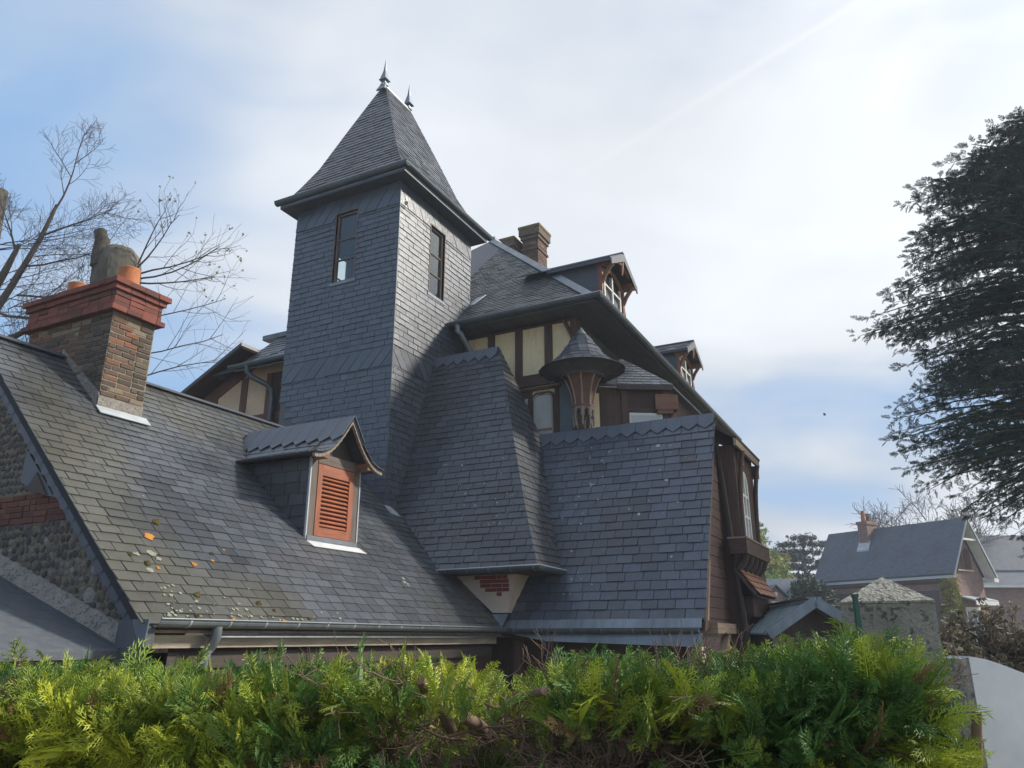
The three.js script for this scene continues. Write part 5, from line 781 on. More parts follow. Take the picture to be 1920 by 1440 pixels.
// ================================================================ houses and shed beyond the garden
{
  const S = thing('metal_shed', G(4.8, 14.8, 0), 'small shed with a grey ribbed metal roof, beyond the hedge', 'shed');
  const f = G(4.90, 13, 3.05), b = G(5.20, 16.7, 3.05), lf = G(4.09, 13, 2.54), lb = G(4.83 - 0.43, 16.7, 2.54), rf = G(5.71, 13, 2.54), rb = G(6.0, 16.7, 2.54);
  for (const [e0, e1] of [[lf, lb], [rf, rb]]) { add(S, 'roof_sheet', new GB().slab([f, b, e1, e0], V(0, 0.02, 0)), M.metalRoof); for (let k = 0; k <= 14; k++) { const t = k / 14; add(S, 'roof_rib', new GB().bar(f.clone().lerp(b, t).add(V(0, 0.035, 0)), e0.clone().lerp(e1, t).add(V(0, 0.035, 0)), 0.05, 0.04), M.metalRoof); } }
  add(S, 'barge_flashing', new GB().bar(f.clone().addScaledVector(FWD, -0.03), lf.clone().addScaledVector(FWD, -0.03), 0.05, 0.16), M.zincRidge); add(S, 'barge_flashing', new GB().bar(f.clone().addScaledVector(FWD, -0.03), rf.clone().addScaledVector(FWD, -0.03), 0.05, 0.16), M.zincRidge);
  add(S, 'ridge_flashing', new GB().bar(f.clone().add(V(0, 0.06, 0)), b.clone().add(V(0, 0.06, 0)), 0.24, 0.03), M.zincRidge);
  add(S, 'wall', new GB().slab([G(4.2, 13.3, 0), G(5.6, 13.3, 0), G(5.6, 13.3, 2.55), G(4.9, 13.3, 2.97), G(4.2, 13.3, 2.55)], FWD.clone().multiplyScalar(3)), M.darkWood);
  for (let k = 0; k < 6; k++) add(S, 'board', new GB().slab([G(4.25 + k * 0.23, 13.28, 0), G(4.45 + k * 0.23, 13.28, 0), G(4.45 + k * 0.23, 13.28, 2.5), G(4.25 + k * 0.23, 13.28, 2.5)], FWD.clone().multiplyScalar(0.03)), M.carvedGrey);
}
{
  const H = thing('brick_house', V(-2, 0, -67), 'brick house with a plain blue-grey slate roof and white eaves, beyond the gate pillar', 'house');
  const Lx = V(-0.861, 0, -0.509), Gx = V(0.509, 0, -0.861), O = V(2.03, 0, -61.8), Q = (l, g, y) => O.clone().addScaledVector(Lx, l).addScaledVector(Gx, g).setY(y);
  const len = 11.4, dp = 5.3, ey = 6.58, ry = 10.56, hd = 2.75;
  const body = add(H, 'wall', new GB().slab([Q(0.8, 0.35, 0), Q(len - 0.5, 0.35, 0), Q(len - 0.5, 0.35, ey), Q(0.8, 0.35, ey)], Gx.clone().multiplyScalar(dp - 0.7)), M.farBrick);
  add(H, 'gable_wall', new GB().slab([Q(0.78, 0.36, 0), Q(0.78, dp - 0.36, 0), Q(0.78, dp - 0.36, ey), Q(0.78, hd, ry - 0.4), Q(0.78, 0.36, ey)], Lx.clone().multiplyScalar(0.3)), M.farBrick);
  const rs = add(H, 'roof', new GB().slab([Q(0, 0, ey), Q(len, 0, ey), Q(len, hd, ry), Q(0, hd, ry)], V(0, 0.1, 0)).slab([Q(0, dp, ey), Q(len, dp, ey), Q(len, hd, ry), Q(0, hd, ry)], V(0, 0.1, 0)), M.farSlate);
  { // uv along the slope in metres
    const t = rs.geometry.attributes.uv, p = rs.geometry.attributes.position; for (let i = 0; i < p.count; i++) { const w = V(p.getX(i), p.getY(i), p.getZ(i)).add(V(-2, 0, -67)).sub(O); t.setXY(i, w.dot(Lx), w.y * 1.22); } }
  add(H, 'eaves_fascia', new GB().bar(Q(-0.02, -0.04, ey - 0.08), Q(len + 0.02, -0.04, ey - 0.08), 0.07, 0.26), mat(0.55, 0.62, 0.66, { roughness: 0.6 }));
  add(H, 'gutter', new GB().halfRound(Q(0, -0.12, ey + 0.08), Q(len, -0.12, ey + 0.08), 0.1), M.zincDark);
  add(H, 'verge_board', new GB().bar(Q(-0.04, -0.1, ey - 0.02), Q(-0.04, hd, ry + 0.02), 0.06, 0.13), M.zinc); add(H, 'verge_board', new GB().bar(Q(-0.04, dp + 0.1, ey - 0.02), Q(-0.04, hd, ry + 0.02), 0.06, 0.13), M.zincPale);
  add(H, 'verge_soffit', new GB().slab([Q(0.02, dp, ey - 0.06), Q(0.76, dp, ey - 0.06), Q(0.76, hd, ry - 0.06), Q(0.02, hd, ry - 0.06)], V(0, -0.03, 0)), M.whitePaint);
  add(H, 'collar_beam', new GB().bar(Q(0.1, hd - 0.9, 9.1), Q(0.1, hd + 0.9, 9.1), 0.12, 0.14), M.whitePaint);
  add(H, 'kneeler', new GB().slab([Q(0.7, dp - 0.5, ey - 0.35), Q(-0.1, dp - 0.5, ey - 0.35), Q(-0.1, dp - 0.5, ey - 0.1), Q(0.7, dp - 0.5, ey - 0.1)], Gx.clone().multiplyScalar(0.6)), M.whitePaint);
  add(H, 'dentil_course', new GB().slab([Q(0.8, 0.30, 6.05), Q(len - 0.5, 0.30, 6.05), Q(len - 0.5, 0.30, 6.2), Q(0.8, 0.30, 6.2)], Gx.clone().multiplyScalar(0.06)), BM.band[0]);
  for (const [a, b] of [[0.82, 1.35], [len - 1.0, len - 0.52]]) add(H, 'brick_quoin', new GB().slab([Q(a, 0.31, 0), Q(b, 0.31, 0), Q(b, 0.31, 6.0), Q(a, 0.31, 6.0)], Gx.clone().multiplyScalar(0.05)), BM.band[2]);
  add(H, 'roughcast_panel', new GB().slab([Q(1.5, 0.33, 0.5), Q(4.2, 0.33, 0.5), Q(4.2, 0.33, 5.6), Q(1.5, 0.33, 5.6)], Gx.clone().multiplyScalar(0.03)), M.mortarDark); add(H, 'roughcast_panel', new GB().slab([Q(8.3, 0.33, 4.6), Q(10.2, 0.33, 4.6), Q(10.2, 0.33, 5.7), Q(8.3, 0.33, 5.7)], Gx.clone().multiplyScalar(0.03)), M.mortarDark);
  add(H, 'verge_moss', new GB().slab([Q(0.74, hd + 0.2, 9.7), Q(0.74, hd - 1.0, 8.5), Q(0.74, hd - 0.2, 8.3)], Lx.clone().multiplyScalar(-0.03)), mat(0.10, 0.12, 0.03, { map: tGrain }));
  const arch = (P, w, y0, y1, name, m, parent, t = 0.05) => { const p = [P(-w, y0), P(w, y0)]; for (let k = 0; k <= 8; k++) { const a = k / 8 * Math.PI; p.push(P(Math.cos(a) * w, y1 + Math.sin(a) * w)); } return add(parent, name, new GB().slab(p, t), m); };
  const nL = Lx.clone().multiplyScalar(0.05), nG = Gx.clone().multiplyScalar(0.05);
  for (const g of [hd - 0.45, hd + 0.55]) { const w = arch((a, y) => Q(0.74, g + a, y), 0.42, 7.0, 8.15, 'window', BM.band[2], H, nL); arch((a, y) => Q(0.71, g + a, y), 0.32, 7.1, 8.15, 'louvre', M.boardBrown, w, nL); add(w, 'sill', new GB().slab([Q(0.66, g - 0.5, 6.95), Q(0.66, g + 0.5, 6.95), Q(0.66, g + 0.5, 7.05), Q(0.66, g - 0.5, 7.05)], nL), M.plaster); }
  { const w = arch((a, y) => Q(7.2 + a, 0.30, y), 0.62, 2.6, 4.6, 'window', BM.band[0], H, nG); arch((a, y) => Q(7.2 + a, 0.27, y), 0.48, 2.7, 4.55, 'window_frame', M.whitePaint, w, nG); for (const a of [-0.24, 0.24]) add(w, 'pane', new GB().slab([Q(7.2 + a - 0.17, 0.25, 2.8), Q(7.2 + a + 0.17, 0.25, 2.8), Q(7.2 + a + 0.17, 0.25, 4.7), Q(7.2 + a - 0.17, 0.25, 4.7)], nG.clone().multiplyScalar(0.4)), M.darkGlass); }
  // porch with white canopy and glazed door
  const pc = add(H, 'porch_canopy', new GB().slab([Q(0.8, 1.5, 5.15), Q(0.8, 4.4, 5.15), Q(-0.3, 4.4, 4.85), Q(-0.3, 1.5, 4.85)], V(0, 0.10, 0)), M.zincPale); add(pc, 'canopy_fascia', new GB().slab([Q(-0.32, 1.5, 4.6), Q(-0.32, 4.4, 4.6), Q(-0.32, 4.4, 4.86), Q(-0.32, 1.5, 4.86)], nL), M.whitePaint);
  const dr = add(H, 'door', new GB().slab([Q(0.73, 2.0, 0), Q(0.73, 3.9, 0), Q(0.73, 3.9, 4.5), Q(0.73, 2.0, 4.5)], nL), M.whitePaint); for (let k = 0; k < 3; k++) add(dr, 'pane', new GB().slab([Q(0.71, 2.15 + k * 0.58, 1.2), Q(0.71, 2.6 + k * 0.58, 1.2), Q(0.71, 2.6 + k * 0.58, 4.2), Q(0.71, 2.15 + k * 0.58, 4.2)], nL), M.darkGlass);
  // chimney with two pots
  const cl = 7.65, c = add(H, 'chimney', new GB().slab([Q(cl - 0.4, hd - 0.9, 9.2), Q(cl + 0.4, hd - 0.9, 9.2), Q(cl + 0.4, hd - 0.9, 11.2), Q(cl - 0.4, hd - 0.9, 11.2)], Gx.clone().multiplyScalar(1.3)), M.farBrick);
  add(c, 'chimney_head', new GB().slab([Q(cl - 0.47, hd - 0.97, 10.95), Q(cl + 0.47, hd - 0.97, 10.95), Q(cl + 0.47, hd - 0.97, 11.2), Q(cl - 0.47, hd - 0.97, 11.2)], Gx.clone().multiplyScalar(1.44)), M.farBrick);
  add(c, 'flashing', new GB().slab([Q(cl - 0.5, hd - 1.25, ry - 1.72), Q(cl + 0.5, hd - 1.25, ry - 1.72), Q(cl + 0.5, hd - 0.8, ry - 1.0), Q(cl - 0.5, hd - 0.8, ry - 1.0)], V(0, 0.13, 0)), M.zincPale);
  for (const [g, h, m] of [[hd - 0.6, 0.85, M.terracotta], [hd + 0.0, 0.5, BM.chim[5]]]) { const p = new THREE.CylinderGeometry(0.13, 0.18, h, 12); const v = Q(cl, g, 11.2 + h / 2); p.translate(v.x, v.y, v.z); add(c, 'chimney_pot', p, m); }
  add(c, 'cowl', new THREE.CylinderGeometry(0.3, 0.3, 0.06, 12).translate(Q(cl, hd, 11.8).x, 11.8, Q(cl, hd, 11.8).z), M.zincDark);
  const iv = [], q = rng(77); for (let k = 0; k < 900; k++) { const y = q() * 6.4, side = q() < 0.8; if (q() > 0.35 + fbm(k * 0.01, y, 3, 2)) continue; const g = 0.4 + q() * (y > 3 ? 0.9 : 1.5); iv.push({ p: side ? Q(0.66, g, y) : Q(0.9 + q() * 0.25, 0.26, y), q: upTo(V(q() - 0.5, q() - 0.5, q() - 0.5), q() * 6), s: 0.22 + q() * 0.2, c: [0.20 + q() * 0.16, 0.22 + q() * 0.10, 0.03] }); } instances(H, 'ivy', clumpGeo(4, 10, 0.3), leafMat(), iv);
}
{
  const H = thing('long_house', G(60, 77, 0), 'dark brick house with a two-level slate roof, behind the brick house with white eaves', 'house');
  const f = (px, d, y) => G(px, d, y);
  add(H, 'wall', new GB().slab([G(40.9, 77.3, 0), G(60, 77.3, 0), G(60, 77.3, 8.6), G(40.9, 77.3, 8.6)], FWD.clone().multiplyScalar(6)), M.farBrick);
  add(H, 'upper_roof', new GB().slab([G(40.0, 77.2, 8.6), G(60, 77.2, 8.6), G(60, 80, 12.3), G(39.0, 80, 12.3)], V(0, 0.12, 0)), M.farSlate); add(H, 'rear_roof', new GB().slab([G(39, 80, 12.3), G(60, 80, 12.3), G(60, 84, 8.4), G(40, 84, 8.4)], V(0, 0.12, 0)), M.farSlate);
  add(H, 'upper_fascia', new GB().bar(G(40, 77.1, 8.55), G(60, 77.1, 8.55), 0.1, 0.2), M.zincDark);
  add(H, 'lower_roof', new GB().slab([G(41.6, 74.4, 7.1), G(60, 74.4, 7.1), G(60, 77.1, 8.4), G(41.6, 77.1, 8.4)], V(0, 0.12, 0)), M.farSlate);
  add(H, 'lower_fascia', new GB().bar(G(41.6, 74.3, 7.05), G(60, 74.3, 7.05), 0.1, 0.28), M.whitePaint);
  add(H, 'lower_wall', new GB().slab([G(42, 75, 0), G(60, 75, 0), G(60, 75, 7.0), G(42, 75, 7.0)], FWD.clone().multiplyScalar(2)), M.farBrick);
}
{
  const H = thing('gabled_house', G(20, 61, 0), 'distant brick house with a row of small gabled dormers, beyond the metal shed', 'house');
  add(H, 'wall', new GB().slab([G(16, 60.2, 0), G(24, 60.2, 0), G(24, 60.2, 5.3), G(16, 60.2, 5.3)], FWD.clone().multiplyScalar(4)), M.farBrick);
  add(H, 'roof', new GB().slab([G(16, 59.9, 5.25), G(24, 59.9, 5.25), G(24, 62, 6.75), G(16, 62, 6.75)], V(0, 0.1, 0)).geo(), M.farSlate); add(H, 'rear_roof', new GB().slab([G(16, 64.2, 5.25), G(24, 64.2, 5.25), G(24, 62.01, 6.75), G(16, 62.01, 6.75)], V(0, 0.1, 0)), M.farSlate);
  for (const s of [17.6, 19.45, 21.3]) { const d = add(H, 'gable', new GB().slab([G(s - 0.7, 59, 0), G(s + 0.7, 59, 0), G(s + 0.7, 59, 5.2), G(s, 59, 6.0), G(s - 0.7, 59, 5.2)], FWD.clone().multiplyScalar(1.8)), M.farBrick); for (const k of [-1, 1]) add(d, 'gable_roof', new GB().slab([G(s, 58.7, 6.12), G(s + k * 0.95, 58.7, 5.15), G(s + k * 0.95, 61, 5.15), G(s, 61, 6.12)], V(0, 0.1, 0)), M.farSlate); add(d, 'window_frame', new GB().slab([G(s - 0.36, 58.95, 3.9), G(s + 0.36, 58.95, 3.9), G(s + 0.36, 58.95, 5.0), G(s - 0.36, 58.95, 5.0)], FWD.clone().multiplyScalar(0.06)), M.whitePaint); for (const k of [-1, 1]) for (const y of [3.98, 4.5]) add(d, 'pane', new GB().slab([G(s + k * 0.17 - 0.11, 58.92, y), G(s + k * 0.17 + 0.11, 58.92, y), G(s + k * 0.17 + 0.11, 58.92, y + 0.42), G(s + k * 0.17 - 0.11, 58.92, y + 0.42)], FWD.clone().multiplyScalar(0.02)), M.darkGlass); add(d, 'oculus', new THREE.CylinderGeometry(0.14, 0.14, 0.05, 12).rotateX(Math.PI / 2).rotateY(YAW).translate(G(s, 58.98, 5.55).x, 5.55, G(s, 58.98, 5.55).z), M.whitePaint); }
  const L = thing('shuttered_cottage', G(14.5, 48.5, 0), 'distant low brick cottage with white shutters, seen past the oriel', 'house');
  add(L, 'wall', new GB().slab([G(10.5, 48, 0), G(15.5, 48, 0), G(15.5, 48, 3.4), G(10.5, 48, 3.4)], FWD.clone().multiplyScalar(3)), mat(0.9, 0.75, 0.65, { map: tFarBrick }));
  add(L, 'roof', new GB().slab([G(10.3, 47.7, 3.4), G(16.1, 47.7, 3.4), G(15.4, 49.6, 4.35), G(10.3, 49.6, 4.35)], V(0, 0.08, 0)), M.farSlate);
  for (const s of [13.2, 14.6]) { const w = add(L, 'window', new GB().slab([G(s - 0.25, 47.95, 1.9), G(s + 0.25, 47.95, 1.9), G(s + 0.25, 47.95, 2.95), G(s - 0.25, 47.95, 2.95)], FWD.clone().multiplyScalar(0.05)), M.darkGlass); for (const k of [-1, 1]) add(w, 'shutter', new GB().slab([G(s + k * 0.42 - 0.16, 47.92, 1.9), G(s + k * 0.42 + 0.16, 47.92, 1.9), G(s + k * 0.42 + 0.16, 47.92, 2.95), G(s + k * 0.42 - 0.16, 47.92, 2.95)], FWD.clone().multiplyScalar(0.04)), M.whitePaint); }
}

// ================================================================ trees
{ // dark evergreen at the right
  const T = thing('dark_conifer', G(17.3, 20, 0), 'tall dark evergreen tree with drooping sprays, beside the brick house', 'tree');
  const q = rng(404), u = (a, b) => a + (b - a) * q(), lists = [[], [], []], b = new GB();
  add(T, 'trunk', new GB().tube([0, 3, 6, 9, 12, 14, 16, 18].map((y, i) => G(17.3 + 0.1 * Math.sin(i), 20 + 0.1 * Math.cos(i * 2), y)), (t) => 0.5 * (1 - t * 0.93), 12), M.bark);
  const prof = [[4.2, 2.2], [5.0, 3.4], [5.9, 4.2], [6.5, 5.0], [7.0, 5.8], [7.8, 6.1], [8.8, 6.2], [10, 5.3], [11, 5.4], [12.1, 5.9], [13.2, 5.4], [14.5, 5.0], [15.6, 4.4], [16.4, 3.6], [17.1, 2.7], [17.8, 1.6], [18.4, 0.5]];
  const rad = (y) => { let i = 1; while (i < prof.length - 1 && y > prof[i][0]) i++; return lerp(prof[i - 1][1], prof[i][1], clamp((y - prof[i - 1][0]) / (prof[i][0] - prof[i - 1][0]))); };
  for (let k = 0; k < 500; k++) {
    const left = q() < 0.72, az = left ? Math.PI + u(-1.25, 1.25) : u(0, 6.283), ye = u(4.9, 18.2), r = rad(ye) * (0.66 + 0.44 * Math.pow(q(), 0.6)) * (0.86 + 0.3 * fbm(az * 1.6, ye * 0.75, 44, 3)), y0 = ye - u(-0.2, 0.9) + (ye < 7 ? 1.2 : 0);
    const pt = (t) => G(17.3 + Math.cos(az) * r * t, 20 + Math.sin(az) * r * t, lerp(y0, ye, t) + Math.sin(t * 3.1) * 0.35 - t * t * 0.25);
    b.tube([0.05, 0.3, 0.55, 0.8, 1].map(pt), (t) => 0.07 * (1 - t * 0.9), 5, false);
    const n = Math.round(10 + r * 9.5);
    for (let i = 0; i < n; i++) {
      const t = 1 - Math.pow(q(), 1.25) * 0.72, p = pt(t), out = pt(Math.min(1, t + 0.05)).sub(pt(t - 0.05)).normalize();
      const side = V(u(-1, 1), u(-0.35, 0.25), u(-1, 1)); const off = side.clone().multiplyScalar(0.42 * (1.25 - t * 0.75)); p.add(off);
      const d = out.multiplyScalar(0.6).add(side.multiplyScalar(1.0)).add(V(0, u(-0.35, 0.15), 0)); const L = u(0.17, 0.34); const c = u(0.55, 1.7);
      lists[i % 3].push({ p, q: upTo(d, u(-0.7, 0.7)), s: V(L * 0.8, L, L), c: [0.045 * c, 0.068 * c, 0.050 * c] });
    }
  }
  stuff(add(T, 'branches', b, M.bark));
  const lm = leafMat({ roughness: 1, transmission: 0.2, specularIntensity: 0.4 }); lists.forEach((l, i) => instances(T, 'foliage', sprayGeo(700 + i, 6, 2, 0.3, 0.035, 0.8), lm, l));
}
{ // leafless beech and pollard behind the annex
  const q = rng(818), u = (a, b) => a + (b - a) * q();
  const T = thing('bare_beech', G(-15.2, 20, 0), 'large leafless tree with cut limbs and fine twigs, left of the chimney', 'tree'); const o = { r: q, lift: 0.10, wob: 0.34, min: 0.004, kids: [0, 5, 7, 7] };
  add(T, 'trunk', new GB().tube([G(-15.9, 20, 0), G(-15.6, 20, 5), G(-15.3, 20, 9), G(-15.2, 20.1, 11.5), G(-15.25, 20.1, 13.5), G(-15.2, 20, 15.1)], (t) => 0.46 * (1 - t * 0.5), 14), M.barkGrey);
  const limb = (pts, r) => add(T, 'limb', new GB().tube(pts, (t) => r * (1 - t * 0.6), 8), M.bark);
  limb([G(-15.0, 20, 10.9), G(-14.5, 20, 12.4), G(-14.25, 20, 13.3)], 0.15); limb([G(-14.9, 20, 10.2), G(-14.2, 20, 12.0), G(-13.7, 20, 13.4), G(-13.4, 20, 14.6)], 0.12);
  limb([G(-14.9, 20.1, 9.4), G(-14.2, 20, 10.2), G(-13.4, 20, 10.7)], 0.15); limb([G(-14.95, 19.9, 8.4), G(-14.0, 19.8, 9.0), G(-13.2, 19.8, 9.1)], 0.13);
  const tw = new GB(); const B = (s, y, ds, dy, len, r, l = 3) => branch(tw, G(s, 20, y), RGT.clone().multiplyScalar(ds).add(V(0, dy, 0)).addScaledVector(FWD, u(-0.25, 0.25)), len, r, l, o);
  B(-13.4, 14.5, 0.2, 1, 2.0, 0.035); B(-13.6, 13.6, 0.8, 0.35, 2.0, 0.03); B(-13.9, 12.6, 1, 0.12, 2.2, 0.03); B(-14.3, 13.0, -0.1, 1, 1.7, 0.035); B(-13.4, 10.7, 1, 0.05, 2.2, 0.04); B(-13.4, 9.1, 1, 0.05, 2.4, 0.035); B(-14.0, 11.7, 1, -0.05, 2.4, 0.035); B(-14.6, 11.2, 0.9, -0.12, 2.4, 0.035); B(-14.6, 9.9, 1, 0.0, 2.8, 0.035); B(-14.5, 8.8, 0.9, 0.2, 2.6, 0.035);
  for (let k = 0; k < 34; k++) B(u(-15.2, -13.6), u(8.8, 13.6), u(0.6, 1.1), u(-0.2, 0.5), u(1.4, 2.4), 0.016, 2);
  stuff(add(T, 'twigs', tw, M.twig));
  const P = thing('pollarded_trunk', G(-11.5, 20.6, 0), 'thick grey pollarded trunk with sprouting twigs, standing behind the red brick chimney', 'tree');
  const po = [[0, 0.60], [6, 0.56], [10, 0.54], [11.8, 0.57], [12.3, 0.62], [12.85, 0.63], [13.22, 0.56], [13.42, 0.38], [13.46, 0.02]], pr = (y) => { let i = 1; while (i < po.length - 1 && y > po[i][0]) i++; return lerp(po[i - 1][1], po[i][1], (y - po[i - 1][0]) / (po[i][0] - po[i - 1][0])); };
  const ringY = []; for (let y = 0; y < 10; y += 2) ringY.push(y); for (let y = 10; y < 13.46; y += 0.09) ringY.push(y); ringY.push(13.46);
  const tr = new THREE.LatheGeometry(ringY.map(y => new THREE.Vector2(pr(y), y)), 56), pa = tr.attributes.position; for (let i = 0; i < pa.count; i++) { const x = pa.getX(i), y = pa.getY(i), z = pa.getZ(i), a = Math.atan2(z, x), s = 0.84 + 0.20 * fbm(Math.cos(a) * 2.2 + 5, y * 1.3 + Math.sin(a) * 2.2, 66, 5) + 0.14 * fbm(Math.cos(a) * 6, y * 3 + Math.sin(a) * 6, 67, 3); pa.setXYZ(i, x * s, y, z * s); } tr.computeVertexNormals(); { const c = G(-11.62, 20.6, 0); tr.translate(c.x, 0, c.z); } add(P, 'trunk', tr, M.barkGrey);
  { const st = new GB(), pts = [G(-11.95, 20.2, 12.7), G(-12.0, 20.2, 13.2), G(-11.97, 20.2, 13.5), G(-12.06, 20.2, 13.72), G(-12.1, 20.2, 13.85)]; st.tube(pts, (t) => 0.24 - 0.08 * t + 0.04 * Math.sin(t * 13), 8); add(P, 'stub', st, M.bark); }
  const t2 = new GB(), tips = [], o2 = { r: q, lift: 0.16, wob: 0.3, min: 0.004, kids: [0, 4, 5, 5] };
  for (const [ds, dy, l] of [[0.7, 0.8, 2.0], [1, 0.35, 2.4], [0.45, 1, 1.8], [1, 0.08, 2.6], [0.9, -0.15, 2.4]]) branch(t2, G(-11.0, 20.5, 12.6 + (dy - 0.4) * 0.5), RGT.clone().multiplyScalar(ds).add(V(0, dy, 0)).addScaledVector(FWD, u(-0.3, 0.3)), l, 0.03, 2, o2, tips);
  for (const [y, dy, l] of [[11.0, 0.3, 2.9], [10.0, 0.15, 2.9], [9.2, 0.25, 3.0]]) branch(t2, G(-11.1, 20.5, y), RGT.clone().add(V(0, dy, 0)).addScaledVector(FWD, u(-0.3, 0.3)), l, 0.025, 2, o2, tips);
  stuff(add(P, 'twigs', t2, M.twig));
  instances(P, 'young_leaves', clumpGeo(12, 3, 0.5), leafMat(), tips.filter(([p], i) => p.y > 12.2 && i % 2 === 0).map(([p]) => ({ p, q: upTo(V(q() - 0.5, q() - 0.5, q() - 0.5), q() * 6), s: 0.07 + q() * 0.05, c: [0.16, 0.20, 0.035] })));
}
const crownTree = (name, base, label, trunkR, crowns, n, col, size, seed, cat = 'tree', group) => { // trunk, limbs and leaf clumps spread through several overlapping lobes
  const T = thing(name, base, label, cat, group), q = rng(seed), u = (a, b) => a + (b - a) * q(), l = [], br = new GB();
  const top = crowns[0][1];
  add(T, 'trunk', new GB().tube([base, base.clone().add(V(0, top * 0.35, 0)), base.clone().add(V(u(-0.2, 0.2), top * 0.7, 0)), base.clone().add(V(0, top, 0))], (t) => trunkR * (1 - t * 0.8), 8), M.bark);
  for (const [s, y, d, rs, ry] of crowns) { const c = base.clone().addScaledVector(RGT, s).addScaledVector(FWD, d).setY(base.y + y); br.tube([base.clone().add(V(0, top * 0.5, 0)), base.clone().lerp(c, 0.6).setY(lerp(base.y + top * 0.5, c.y, 0.75)), c], (t) => trunkR * 0.45 * (1 - t * 0.8), 5, false); const m = Math.round(n * rs * ry); for (let k = 0; k < m; k++) { const v = V(u(-1, 1), u(-1, 1), u(-1, 1)); if (v.length() > 1 || v.length() < 0.25) continue; const p = c.clone().addScaledVector(RGT, v.x * rs).addScaledVector(FWD, v.z * rs).add(V(0, v.y * ry, 0)); if (fbm(p.x * 0.9 / size * 0.3, p.y * 0.9 / size * 0.3, seed, 3) < 0.42) continue; const b = u(0.7, 1.3), cc = col(q); l.push({ p, q: upTo(V(u(-1, 1), u(-1, 1), u(-1, 1)), u(0, 6)), s: size * u(0.7, 1.3), c: cc.map(x => x * b) }); } }
  stuff(add(T, 'limbs', br, M.bark)); instances(T, 'foliage', clumpGeo(seed, 16, 0.22), leafMat({ transmission: 0.3, roughness: 0.9 }), l); return T;
};
crownTree('spring_tree', G(20.2, 69, 0), 'young pale green spring tree rising beside the villa oriel', 0.3, [[0.2, 12.7, 0, 1.2, 2.9], [0.2, 10.2, 0, 2.0, 2.6], [1.4, 7.9, 0, 2.5, 2.5], [0.8, 6, 0, 2.9, 2.2], [-1.8, 8.4, 0, 2.3, 2.9], [2.9, 6.2, 0, 1.5, 1.7]], 130, (q) => q() < 0.4 ? [0.30, 0.27, 0.06] : [0.20, 0.26, 0.045], 0.72, 61);
crownTree('dark_bush', G(16.7, 45, 0), 'rounded dark green bush against the left corner of the brick house', 0.2, [[0, 4.2, 0, 1.2, 1.5], [0.6, 3.8, 0.2, 1.0, 1.4], [-0.8, 3.4, 0, 1.0, 1.2]], 320, () => [0.035, 0.055, 0.025], 0.5, 62, 'bush');
crownTree('bright_bush', G(20.6, 66, 0), 'bright green bush beneath the umbrella pines', 0.2, [[0, 6.2, 0, 1.7, 1.4], [1.6, 6.1, 0, 1.4, 1.1], [-1.7, 5.8, 0, 1.5, 1.1]], 220, () => [0.14, 0.24, 0.035], 0.6, 63, 'bush');
crownTree('garden_bush', G(5.9, 12, 0), 'dark green garden bush between the metal shed and the gate pillar', 0.05, [[0, 2.2, 0, 0.35, 0.45], [0.35, 2.15, 0.2, 0.3, 0.4]], 3200, () => [0.05, 0.075, 0.025], 0.16, 64, 'bush');
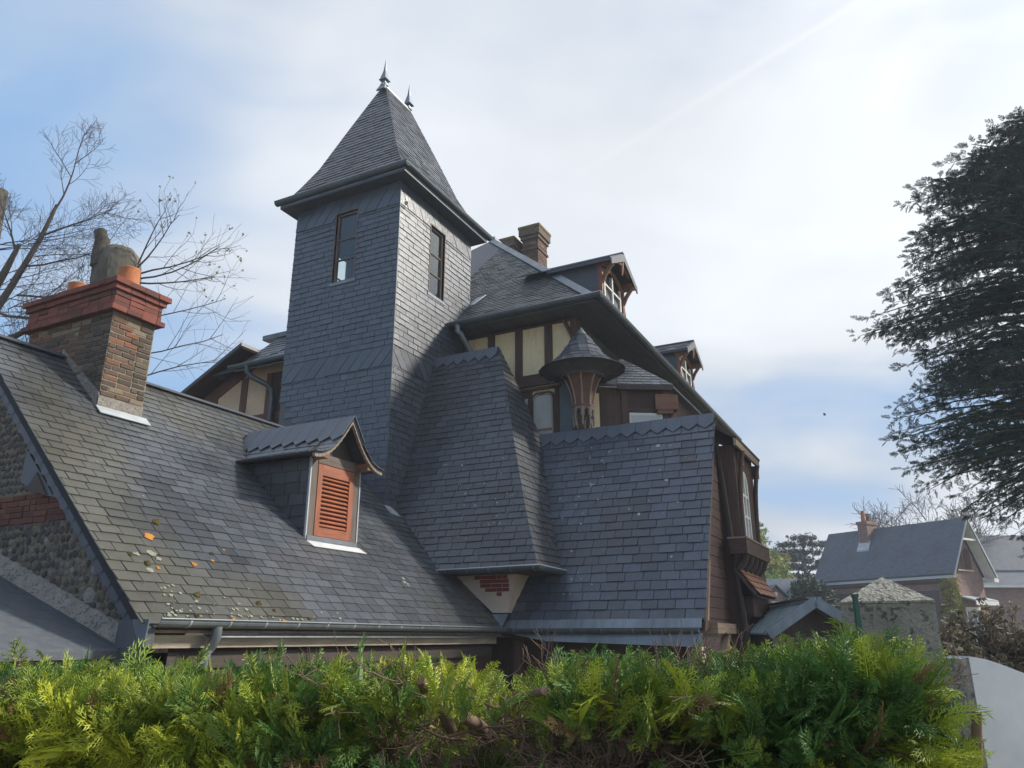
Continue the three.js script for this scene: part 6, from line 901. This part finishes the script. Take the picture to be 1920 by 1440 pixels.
{ // umbrella pines, far off
  const spots = [[26.2, 76, 10.3, 'broad dark umbrella pine far behind the brick house, lower crown'], [28.9, 78, 11.9, 'tall umbrella pine with tiered flat crown far behind the brick house']];
  spots.forEach(([s, d, h, label], i) => { const T = thing('umbrella_pine', G(s, d, 0), label, 'tree', 'umbrella pines far behind'), q = rng(900 + i), u = (a, b) => a + (b - a) * q(), l = [], b = new GB();
    add(T, 'trunk', new GB().tube([G(s, d, 0), G(s + 0.2, d, h * 0.4), G(s - 0.1, d, h * 0.75), G(s + 0.1, d, h)], (t) => 0.32 * (1 - t * 0.75), 8), M.bark);
    for (const [os, oy, r] of [[0, 0, 1.5], [-1.2, -0.7, 1.3], [1.3, -0.6, 1.4], [0.2, -1.4, 1.6], [-1.5, -2.0, 1.2], [1.4, -2.3, 1.2], [0, -2.9, 1.3]]) { b.tube([G(s, d, h + oy - 1.3), G(s + os * 0.6, d, h + oy - 0.5), G(s + os, d, h + oy)], (t) => 0.1 * (1 - t * 0.6), 5, false); for (let k = 0; k < 42; k++) { const a = q() * 6.283, rr2 = Math.sqrt(q()) * r; l.push({ p: G(s + os + Math.cos(a) * rr2, d + Math.sin(a) * rr2, h + oy + u(-0.12, 0.16)), q: upTo(V(u(-1, 1), u(-0.3, 1), u(-1, 1)), u(0, 6)), s: u(0.35, 0.6), c: [0.028, 0.042, 0.028].map(x => x * u(0.7, 1.3)) }); } }
    stuff(add(T, 'limbs', b, M.bark)); instances(T, 'foliage', clumpGeo(20 + i, 18, 0.25), leafMat({ transmission: 0.1 }), l); });
}
{ const T = thing('leafless_tree', G(44, 84, 0), 'round leafless tree behind the ridge of the brick house', 'tree'); const q = rng(55), b = new GB(), o = { r: q, lift: 0.22, wob: 0.3, min: 0.022, kids: [0, 5, 6, 6] };
  add(T, 'trunk', new GB().tube([G(44, 84, 0), G(44.1, 84, 4), G(44, 84, 8.5)], (t) => 0.4 * (1 - t * 0.4), 8), M.bark);
  for (let k = 0; k < 14; k++) { const a = (k + q()) / 14 * 6.283, e = 0.35 + q() * 0.8; branch(b, G(44, 84, 7.5 + q() * 1.2), V(Math.cos(a), e, Math.sin(a)), 5.2 + e * 2.2, 0.10, 3, o); }
  stuff(add(T, 'branches', b, mat(0.13, 0.105, 0.095, { roughness: 1 }))); }
{ // a bird far off in the sky
  const c = G(33.6, 80, 25.2), T = thing('bird', c, 'tiny dark bird gliding in the sky above the brick house', 'bird');
  const body = new THREE.SphereGeometry(0.08, 10, 8).scale(1.9, 0.8, 0.8).translate(c.x, c.y, c.z); add(T, 'body', body, M.bird);
  for (const s of [-1, 1]) add(T, 'wing', new GB().slab([c.clone().add(V(-0.1, 0.03, s * 0.05)), c.clone().add(V(0.12, 0.03, s * 0.05)), c.clone().add(V(0.06, 0.16, s * 0.24)), c.clone().add(V(-0.12, 0.12, s * 0.42))], V(0, 0.012, 0)), M.bird);
}
scene.traverse(o => { if (o.isMesh) { o.castShadow = true; o.receiveShadow = true; } });
renderer.render(scene, camera);
